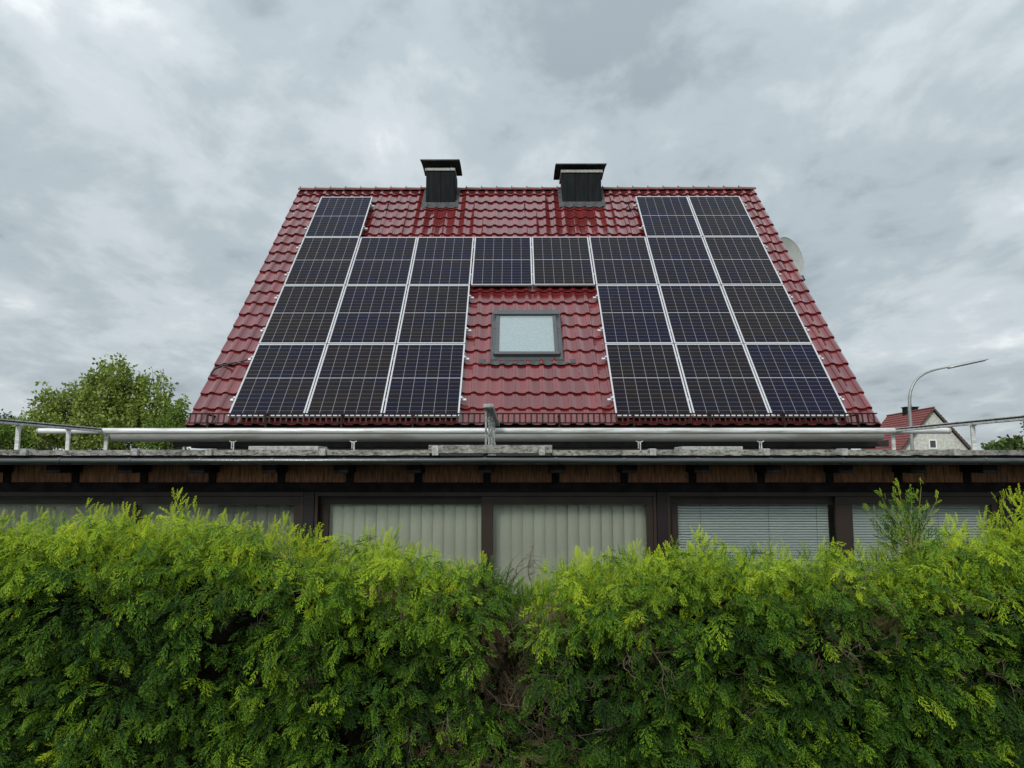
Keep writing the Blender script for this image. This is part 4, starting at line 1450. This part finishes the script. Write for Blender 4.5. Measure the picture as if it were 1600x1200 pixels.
def far_woods():
    g = np.random.default_rng(12)
    P = []; D = []; 
    for i in range(170):
        Y = g.uniform(130, 200)
        x = g.uniform(-200, 260)
        if -110 < x < 45: continue
        h = g.uniform(6.0, 8.6)
        r = g.uniform(2.2, 4.0)
        m = 420
        d = g.normal(size=(m, 3)); d /= np.linalg.norm(d, axis=1, keepdims=True)
        lump = 1 + 0.22 * np.sin(d[:, 0] * 7 + i) * np.cos(d[:, 2] * 6 + i * 2)
        rr = (0.7 + 0.32 * g.random(m)) * lump
        P.append(np.stack([x + d[:, 0] * r * rr, Y + d[:, 1] * r * rr, np.maximum(0.2, h * 0.55 + d[:, 2] * h * 0.45 * rr)], 1)); D.append(d + g.normal(size=(m, 3)) * 0.6)
    P = np.concatenate(P); D = np.concatenate(D)
    me = leaves_mesh('far_woods', P, D, 0.8 + 0.6 * g.random(len(P)), M_leaf3, g, 0.9)
    o = link('far_woods', me)
    tag(o, 'distant line of green woods low on the horizon at the right', 'woods', kind='stuff')


far_woods()

# ------------------------------------------------------------------ the thuja hedge
PROFILE = [(-700, 815), (-200, 812), (0, 816), (60, 812), (100, 822), (130, 803), (190, 800), (240, 812), (275, 800), (310, 818), (380, 812), (440, 818), (480, 832), (530, 848), (560, 843), (585, 833), (615, 840),
           (640, 852), (690, 862), (730, 876), (770, 878), (800, 894), (830, 902), (860, 885), (900, 868), (940, 862), (1000, 858), (1050, 856), (1095, 842), (1150, 852), (1200, 856), (1270, 850), (1320, 858), (1350, 853), (1400, 842), (1480, 818), (1530, 816), (1548, 822), (1565, 800), (1600, 800), (1900, 808), (2600, 810)]
PXs = np.array([p[0] for p in PROFILE], float); PYs = np.array([p[1] for p in PROFILE], float)
YH = 3.12                                          # depth of the hedge's crest
HXL, HXR = -4.3, 4.4


def top_z(x):
    px = 805 + x * FPX / YH
    py = np.interp(px, PXs, PYs)
    return EYE + (728 - py) / FPX * YH


class VN:      # cheap smooth noise
    def __init__(s, seed):
        g = np.random.default_rng(seed)
        s.k = g.normal(size=(14, 3)); s.k /= np.linalg.norm(s.k, axis=1, keepdims=True)
        s.f = g.uniform(0.6, 2.4, 14); s.p = g.uniform(0, 6.28, 14)

    def __call__(s, x, y, z, sc):
        v = 0
        for k, f, p in zip(s.k, s.f, s.p):
            v = v + np.sin((x * k[0] + y * k[1] + z * k[2]) * f * sc + p)
        return v / 14 * 1.6


vn1, vn2, vn3 = VN(1), VN(2), VN(3)
# thin places in the hedge, (px, py, rx, ry, depth)
HOLES = [(795, 1010, 34, 95, 1.0), (830, 1110, 38, 60, 0.75), (1325, 985, 50, 36, 0.7), (1510, 1000, 38, 45, 0.8), (960, 1000, 65, 32, 0.45), (690, 1120, 60, 50, 0.45), (880, 930, 60, 40, 0.35), (420, 950, 35, 25, 0.5)]


def hole(x, z, y=2.85):
    px = 805 + x * FPX / y; py = 728 + (EYE - z) * FPX / y
    h = np.zeros_like(x)
    for (a, b, rx, ry, d) in HOLES:
        h = np.maximum(h, d * np.exp(-(((px - a) / rx) ** 2 + ((py - b) / ry) ** 2) ** 1.4))
    return h


def face_y(x, z):
    f = 2.80 - 0.085 * vn1(x, 0, z, 3.0) - 0.05 * vn2(x, 0, z, 8.0)
    tz = top_z(x)
    f = f + 0.20 * np.clip((z - (tz - 0.20)) / 0.20, 0, 1) ** 2
    return f + 0.22 * hole(x, z)


def spray_mesh(idx, seed):
    """one flat scale-leaved spray, one unit long, growing along +Y, face towards +Z; the last three kinds are the narrow upright ones"""
    g = random.Random(seed)
    slim = idx >= 4
    V, F, T = [], [], []
    bend = g.uniform(-0.3, 0.3); drop = g.uniform(0.15, 0.4) if slim else g.uniform(0.35, 0.8)
    W = 0.038 if slim else 0.050

    def ribbon(p0, ang, L, w, tip0, tip1, curve, zs, n=2):
        b = len(V)
        x, y, z = p0
        pts = []
        a = ang
        for i in range(n + 1):
            pts.append((x, y, z, a))
            x += math.sin(a) * L / n; y += math.cos(a) * L / n; z += zs * L / n - 0.16 * L * i / n
            a += curve / n
        for i, (x, y, z, a) in enumerate(pts):
            t = i / n
            ww = w * (0.95 if i == 0 else 0.9 if i < n else 0.14)
            dx, dy = math.cos(a) * ww / 2, -math.sin(a) * ww / 2
            V.append((x - dx, y - dy, z - ww * 0.16)); V.append((x, y, z + ww * 0.2)); V.append((x + dx, y + dy, z - ww * 0.16))
            T.extend([tip0 + (tip1 - tip0) * t] * 3)
        for i in range(n):
            q = b + i * 3
            F.append((q, q + 1, q + 4, q + 3)); F.append((q + 1, q + 2, q + 5, q + 4))
        return pts

    nseg = 8 if slim else 7
    x = y = z = 0.0; a = 0.0
    stem = []
    for i in range(nseg + 1):
        stem.append((x, y, z, a))
        L = 1.0 / nseg
        x += math.sin(a) * L; y += math.cos(a) * L; z -= drop * L * (i / nseg) * 1.2
        a += bend / nseg
    side = g.choice((-1, 1))
    spread = (16, 26) if slim else (26, 38)
    for i in range(nseg + 1):
        x, y, z, a = stem[i]
        t = i / nseg
        if i < nseg:
            ribbon((x, y, z), a, 1.08 / nseg, W * (0.55 if i < 2 else 0.95), t * 0.5, t * 0.7, 0, -drop * t, 1)
        if i == 0: continue
        L = ((0.36 if slim else 0.50) * math.sin(PI * (0.30 + 0.50 * (1 - t))) * (1.05 - 0.45 * t)) * g.uniform(0.8, 1.2)
        an = a + side * R(g.uniform(*spread))
        pts = ribbon((x, y, z), an, L, W, t * 0.4, 0.9, -side * R(g.uniform(2, 22)), g.uniform(-0.55, 0.0))
        s2 = side
        for k in range(1 if slim or t > 0.6 else 2):
            tt = (0.30, 0.62)[k]
            j = min(1, int(tt * 2)); f = tt * 2 - j
            q0, q1 = pts[j], pts[j + 1]
            p = [q0[m] + (q1[m] - q0[m]) * f for m in range(4)]
            l2 = L * (0.55 if k == 0 else 0.40) * g.uniform(0.75, 1.2)
            ribbon(p[:3], p[3] + s2 * R(g.uniform(20, 30)), l2, W * 0.95, 0.5, 1.0, -s2 * R(15), g.uniform(-0.3, 0.15))
            s2 = -s2
        side = -side
    x, y, z, a = stem[-1]
    ribbon((x, y, z), a, 0.16, W, 0.7, 1.0, 0, -drop)
    me = bpy.data.meshes.new('thuja_spray')
    me.from_pydata(V, [], F)
    at_ = me.attributes.new('tip', 'FLOAT', 'POINT'); at_.data.foreach_set('value', T)
    me.materials.append(M_thuja)
    return me


spray_col = bpy.data.collections.new('thuja_sprays')
for i in range(7):
    o = bpy.data.objects.new('thuja_spray', spray_mesh(i, 100 + i))
    spray_col.objects.link(o)


def scatter_group():
    ng = bpy.data.node_groups.new('place_sprays', 'GeometryNodeTree')
    ng.interface.new_socket('Geometry', in_out='INPUT', socket_type='NodeSocketGeometry')
    ng.interface.new_socket('Geometry', in_out='OUTPUT', socket_type='NodeSocketGeometry')
    n, l = ng.nodes, ng.links
    gi, go = n.new('NodeGroupInput'), n.new('NodeGroupOutput')
    ci = n.new('GeometryNodeCollectionInfo'); ci.inputs['Collection'].default_value = spray_col
    ci.inputs['Separate Children'].default_value = True; ci.inputs['Reset Children'].default_value = True
    ip = n.new('GeometryNodeInstanceOnPoints'); ip.inputs['Pick Instance'].default_value = True
    mtp = n.new('GeometryNodeMeshToPoints')
    l.new(gi.outputs[0], mtp.inputs['Mesh']); l.new(mtp.outputs[0], ip.inputs['Points']); l.new(ci.outputs[0], ip.inputs['Instance'])

    def attr(nm, ty):
        a = n.new('GeometryNodeInputNamedAttribute'); a.data_type = ty; a.inputs['Name'].default_value = nm
        return a.outputs['Attribute']
    l.new(attr('pick', 'INT'), ip.inputs['Instance Index'])
    l.new(attr('scl', 'FLOAT'), ip.inputs['Scale'])
    e2r = n.new('FunctionNodeEulerToRotation')
    l.new(attr('rot', 'FLOAT_VECTOR'), e2r.inputs[0]); l.new(e2r.outputs[0], ip.inputs['Rotation'])
    l.new(ip.outputs[0], go.inputs[0])
    return ng


NG = scatter_group()


def spray_object(name, pts, dirs, nrms, scl, tone, parent, seed, slim=None):
    g = np.random.default_rng(seed)
    n = len(pts)
    me = bpy.data.meshes.new(name)
    me.vertices.add(n); me.vertices.foreach_set('co', np.asarray(pts, float).reshape(-1))
    y = dirs / np.linalg.norm(dirs, axis=1, keepdims=True)
    z = nrms - (nrms * y).sum(1, keepdims=True) * y
    z /= np.maximum(np.linalg.norm(z, axis=1, keepdims=True), 1e-6)
    x = np.cross(y, z)
    # euler XYZ from rotation matrix columns x,y,z
    sy = np.clip(-x[:, 2], -1, 1)
    ey = np.arcsin(sy)
    ex = np.arctan2(y[:, 2], z[:, 2])
    ez = np.arctan2(x[:, 1], x[:, 0])
    rot = np.stack([ex, ey, ez], 1)
    a = me.attributes.new('rot', 'FLOAT_VECTOR', 'POINT'); a.data.foreach_set('vector', rot.reshape(-1))
    a = me.attributes.new('scl', 'FLOAT', 'POINT'); a.data.foreach_set('value', scl)
    a = me.attributes.new('tone', 'FLOAT', 'POINT'); a.data.foreach_set('value', tone)
    a = me.attributes.new('pick', 'INT', 'POINT'); a.data.foreach_set('value', np.where(slim, g.integers(4, 7, n), g.integers(0, 4, n)).astype(np.int32) if slim is not None else g.integers(0, 7, n).astype(np.int32))
    me.materials.append(M_thuja)
    me.update()
    o = link(name, me, parent)
    md = o.modifiers.new('sprays', 'NODES'); md.node_group = NG
    o['kind'] = 'stuff'
    return o


def shoots(C, D, UP, L, ns, s0, tone, g, tipup=0.0):
    """each shoot is a curved branchlet with sprays set alternately along it"""
    P_, D_, N_, S_, T_ = [], [], [], [], []
    for i in range(len(C)):
        d = D[i] / np.linalg.norm(D[i]); up = UP[i]
        sd_ = np.cross(d, up); sd_ /= np.linalg.norm(sd_) + 1e-9
        up = np.cross(sd_, d)
        m = ns[i]
        sg = 1
        p = C[i].copy(); dd = d.copy()
        for k in range(m):
            t = (k + 0.5) / m
            p = p + dd * L[i] / m
            dd = dd + np.array([0, 0, tipup]) / m; dd /= np.linalg.norm(dd)
            an = (1 - t) * 0.95 + 0.10
            dir_ = dd * math.cos(an) + sd_ * sg * math.sin(an) + g.normal(size=3) * 0.16
            P_.append(p + g.normal(size=3) * 0.006); D_.append(dir_)
            N_.append(up + g.normal(size=3) * 0.30)
            S_.append(s0[i] * (0.95 - 0.35 * t) * g.uniform(0.75, 1.25))
            T_.append(tone[i] + g.normal() * 0.08)
            sg = -sg
        P_.append(p); D_.append(dd); N_.append(up); S_.append(s0[i] * 0.75); T_.append(tone[i] + 0.05)
    return np.array(P_), np.array(D_), np.array(N_), np.array(S_), np.array(T_)


def build_hedge():
    g = np.random.default_rng(21)
    h = thing('hedge', 'dense green thuja hedge filling the foreground with a bare brown gap in the middle', 'hedge', (0, 3.1, 0))
    off = np.array([0, 3.1, 0])
    parts = []
    # --- front face
    n = 13500
    x = g.uniform(HXL, HXR, n)
    z = top_z(x) * (0.02 + 0.98 * g.random(n) ** 0.8)
    vis = (np.abs(x) < 2.35) & (z > 0.75)
    keep = vis | (g.random(n) < 0.5)
    x, z = x[keep], z[keep]
    hl = hole(x, z)
    keep = (g.random(len(x)) > hl * 0.98) & (g.random(len(x)) < 0.88 + 0.35 * vn3(x, 2.0, z, 11.0))
    x, z, hl = x[keep], z[keep], hl[keep]
    y = face_y(x, z) + g.uniform(-0.04, 0.2, len(x))
    C = np.stack([x, y, z], 1)
    sway = 0.8 * vn3(x, 0, z, 5.0)
    D = np.stack([g.normal(size=len(x)) * 0.50 + 0.7 * sway, -np.ones(len(x)) * 0.85, g.normal(size=len(x)) * 0.30 + 0.05], 1)
    UP = np.stack([g.normal(size=len(x)) * 0.35, -0.12 + g.normal(size=len(x)) * 0.25, np.ones(len(x))], 1)
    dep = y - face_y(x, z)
    tone = 0.12 + 0.11 * vn2(x, 1, z, 4.0) + g.normal(size=len(x)) * 0.15 - 0.6 * np.clip(dep, 0, .16) + np.where(g.random(len(x)) < 0.06, 0.28, 0)  # deeper sprays darker: shade of the gaps put into the tone
    # this year's longer fresh growth along the unclipped crest, top light painted in too
    tz = top_z(x)
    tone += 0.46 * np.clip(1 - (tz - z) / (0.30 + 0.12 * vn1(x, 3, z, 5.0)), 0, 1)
    px = 805 + x * FPX / 2.85
    py = 728 + (EYE - z) * FPX / 2.85
    dull = np.exp(-(((px - 775) / 60) ** 2 + ((py - 905) / 40) ** 2)) 
    tone -= 0.35 * dull
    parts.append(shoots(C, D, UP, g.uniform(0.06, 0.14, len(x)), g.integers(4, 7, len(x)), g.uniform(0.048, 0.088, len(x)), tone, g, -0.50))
    # --- crest: upright shoots
    n = 4600
    x = g.uniform(HXL, HXR, n)
    yy = g.uniform(2.88, 3.42, n)
    edge = 1 - np.abs((yy - 3.17) / 0.28) ** 2
    z = top_z(x) - 0.165 - 0.10 * (1 - edge) - g.random(n) ** 2 * 0.14
    C = np.stack([x, yy, z], 1)
    D = np.stack([g.normal(size=n) * 0.28, (yy - 3.17) * 1.4 + g.normal(size=n) * 0.22, np.ones(n)], 1)
    UP = np.stack([g.normal(size=n), g.normal(size=n) - 0.6, g.normal(size=n) * 0.2], 1)
    px = 805 + x * FPX / YH
    dull = np.exp(-(((px - 775) / 55) ** 2))
    tone = 0.62 + g.normal(size=n) * 0.15 - 0.50 * dull + 0.12 * vn1(x, yy, z, 3.0)  # crest lime: fresh growth with light from above put into the tone
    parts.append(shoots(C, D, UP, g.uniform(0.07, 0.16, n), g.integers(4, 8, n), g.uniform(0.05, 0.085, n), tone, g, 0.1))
    # --- leaders that stand out of the crest
    lead = [(12, 800), (35, 798), (63, 795), (133, 783), (160, 794), (192, 786), (208, 787), (277, 769), (290, 778), (268, 790), (317, 800), (355, 800), (372, 804), (440, 806), (452, 808), (500, 830), (580, 820), (588, 822), (600, 826), (690, 850), (762, 866), (905, 856), (1000, 846), (1045, 848), (1100, 832), (1095, 828), (1112, 838), (1290, 842), (1350, 846), (1500, 806), (1525, 803), (1560, 772), (1575, 768), (1590, 762), (1597, 775), (1545, 795)]
    C, D, L, T = [], [], [], []
    for (a, b) in lead:
        for _ in range(2):
            y = g.uniform(2.98, 3.25)
            p = at(a + g.normal() * 3, b, y)
            ll = g.uniform(0.12, 0.2)
            C.append([p.x + g.normal() * 0.01, y, p.z - ll]); D.append([g.normal() * 0.12, g.normal() * 0.1, 1]); L.append(ll * 0.75); T.append(g.uniform(0.65, 0.9))
    C = np.array(C); D = np.array(D)
    UP = np.stack([g.normal(size=len(C)) * 0.5, -np.ones(len(C)), np.zeros(len(C))], 1)
    parts.append(shoots(C, D, UP, np.array(L), g.integers(6, 9, len(C)), g.uniform(0.05, 0.07, len(C)), np.array(T), g, 0.2))
    # --- rear face, so the hedge has a back
    n = 1400
    x = g.uniform(HXL, HXR, n); z = (top_z(x) - 0.16) * g.random(n) ** 0.8
    C = np.stack([x, 3.42 + g.uniform(-0.1, 0.03, n), z], 1)
    D = np.stack([g.normal(size=n) * 0.5, np.ones(n) * 0.8, g.normal(size=n) * 0.3], 1)
    UP = np.stack([g.normal(size=n) * 0.3, 0.5 + g.normal(size=n) * 0.2, np.ones(n)], 1)
    parts.append(shoots(C, D, UP, g.uniform(0.08, 0.16, n), g.integers(4, 7, n), g.uniform(0.08, 0.12, n), 0.25 + g.normal(size=n) * 0.1, g, -0.2))
    A = [np.concatenate([p[k] for p in parts]) for k in range(5)]
    sl = np.concatenate([np.full(len(p[0]), k in (1, 2)) for k, p in enumerate(parts)])
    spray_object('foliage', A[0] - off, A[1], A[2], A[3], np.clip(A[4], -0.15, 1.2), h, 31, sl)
    # --- dead brown sprays hanging in the gap and here and there
    pts = []
    for (a, b, rx, ry, m) in ((770, 990, 24, 55, 36), (800, 1060, 26, 46, 26), (840, 1130, 34, 40, 14), (990, 1000, 60, 40, 8), (1330, 1000, 40, 30, 10), (700, 1120, 60, 40, 7), (625, 905, 14, 10, 7), (735, 900, 50, 22, 9), (1385, 942, 18, 16, 9), (690, 1185, 60, 20, 10), (850, 955, 12, 20, 6), (475, 1040, 20, 20, 4), (1520, 1020, 30, 25, 6), (780, 1180, 60, 25, 14)):
        for _ in range(m):
            pts.append((a + g.normal() * rx * 0.6, b + g.normal() * ry * 0.6))
    C = []
    for (a, b) in pts:
        p = at(a, b, 2.92); yy = float(face_y(np.array([p.x]), np.array([p.z]))[0]) + g.uniform(-0.06, 0.05)
        p = at(a, b, yy); C.append([p.x, p.y, p.z])
    C = np.array(C); n = len(C)
    D = np.stack([g.normal(size=n) * 0.6, -0.35 + g.normal(size=n) * 0.3, -0.7 + g.normal(size=n) * 0.5], 1)
    UP = np.stack([g.normal(size=n) * 0.5, -np.ones(n), g.normal(size=n) * 0.5], 1)
    S = shoots(C, D, UP, g.uniform(0.05, 0.11, n), g.integers(3, 6, n), g.uniform(0.04, 0.075, n), np.full(n, -0.9), g, -0.5)
    spray_object('dead_foliage', S[0] - off, S[1], S[2], S[3], np.full(len(S[0]), -0.9), h, 32)
    # --- core of dead inner growth, blackened with painted gap shade
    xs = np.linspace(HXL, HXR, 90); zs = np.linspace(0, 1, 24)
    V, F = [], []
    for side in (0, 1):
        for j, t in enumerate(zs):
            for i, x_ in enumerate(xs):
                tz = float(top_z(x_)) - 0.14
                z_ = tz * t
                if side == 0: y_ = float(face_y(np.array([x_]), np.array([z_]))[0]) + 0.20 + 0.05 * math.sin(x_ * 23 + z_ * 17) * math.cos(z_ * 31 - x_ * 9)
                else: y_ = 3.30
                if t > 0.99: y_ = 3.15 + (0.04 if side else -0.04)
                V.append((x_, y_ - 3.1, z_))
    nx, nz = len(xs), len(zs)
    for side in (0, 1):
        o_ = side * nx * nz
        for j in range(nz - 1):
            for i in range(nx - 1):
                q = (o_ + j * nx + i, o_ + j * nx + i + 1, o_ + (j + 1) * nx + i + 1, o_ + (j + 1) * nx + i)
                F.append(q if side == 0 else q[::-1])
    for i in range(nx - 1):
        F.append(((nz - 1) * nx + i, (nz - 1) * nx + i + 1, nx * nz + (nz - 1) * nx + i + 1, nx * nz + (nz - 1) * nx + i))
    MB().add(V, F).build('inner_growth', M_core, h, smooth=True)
    # --- trunks and bare twigs
    for i in range(16):
        x_ = HXL + 0.25 + i * 0.54 + g.normal() * 0.05
        tz = float(top_z(x_))
        tk = MB().tube([(x_, 0.08, 0), (x_ + g.normal() * 0.02, 0.06, tz * 0.5), (x_ + g.normal() * 0.03, 0.07, tz - 0.12)], [0.035, 0.025, 0.008], 7)
        tk.build('trunk', M_bark, h, smooth=True)
    tw = MB()
    def twig(p, d, L, r, lev=0):
        pts = [Vector(p)]
        d = Vector(d).normalized()
        for k in range(5):
            d = (d + Vector(g.normal(size=3)) * 0.22).normalized()
            pts.append(pts[-1] + d * L / 5)
            if lev < 2 and g.random() < 0.75:
                twig(pts[-1], d + Vector(g.normal(size=3)) * 0.8, L * 0.5, r * 0.6, lev + 1)
        tw.tube(pts, [r * (1 - 0.15 * k) for k in range(6)], 5, caps=False)
    for (a, b, rx, ry, m) in ((1325, 985, 55, 45, 26), (800, 1030, 45, 85, 34), (1510, 1010, 50, 45, 20), (960, 1000, 80, 45, 26), (850, 1120, 60, 50, 16), (700, 1130, 60, 50, 12), (1140, 1090, 30, 30, 4), (420, 960, 40, 25, 5)):
        for _ in range(m):
            p = at(a + g.normal() * rx * 0.6, b + g.normal() * ry * 0.6, 2.95)
            yy = float(face_y(np.array([p.x]), np.array([p.z]))[0]) + g.uniform(0.0, 0.10)
            twig((p.x, yy - 3.1, p.z), (g.normal() * 0.8, -0.35 + g.normal() * 0.3, 0.3 + g.normal() * 0.7), g.uniform(0.08, 0.24), g.uniform(0.0015, 0.0035))
    tw.build('bare_twigs', M_twig, h, kind='stuff', fix=False)
    # --- the looser dark sprig above the crest on the right
    C, D, L, S0_, T, ns = [], [], [], [], [], []
    for (a, b, a2_, b2_, t) in ((1425, 860, 1394, 762, 0.5), (1425, 860, 1400, 746, 0.72), (1430, 862, 1441, 744, 0.68), (1428, 850, 1470, 770, 0.7), (1415, 850, 1372, 766, 0.55), (1420, 865, 1385, 800, 0.16), (1430, 860, 1450, 800, 0.12), (1412, 862, 1402, 798, 0.12), (1425, 860, 1420, 790, 0.15), (1405, 868, 1380, 822, 0.14), (1438, 868, 1440, 812, 0.16), (1400, 855, 1352, 792, 0.5), (1420, 840, 1425, 775, 0.3)):
        p, q = at(a, b, 3.02), at(a2_, b2_, 3.02)
        C.append(list(p)); D.append(list(q - p)); L.append((q - p).length * 0.86); S0_.append(0.085 if t < 0.4 else 0.045); T.append(t); ns.append(12 if t < 0.4 else 8)
    C = np.array(C); D = np.array(D)
    UP = np.tile(np.array([[0.1, -1, 0.0]]), (len(C), 1)) + g.normal(size=(len(C), 3)) * 0.25
    S = shoots(C, D, UP, np.array(L), np.array(ns), np.array(S0_), np.array(T), g, 0.15)
    spray_object('tall_sprig', S[0] - off, S[1], S[2], S[3], np.clip(S[4], -0.1, 1.1), h, 33)
    st_ = MB()
    for i in range(len(C)):
        p = C[i] - off; d = D[i] / np.linalg.norm(D[i])
        st_.tube([tuple(p), tuple(p + d * L[i] * 0.5), tuple(p + d * L[i])], [0.003, 0.002, 0.001], 5)
    st_.build('sprig_stems', M_stem, h)


build_hedge()
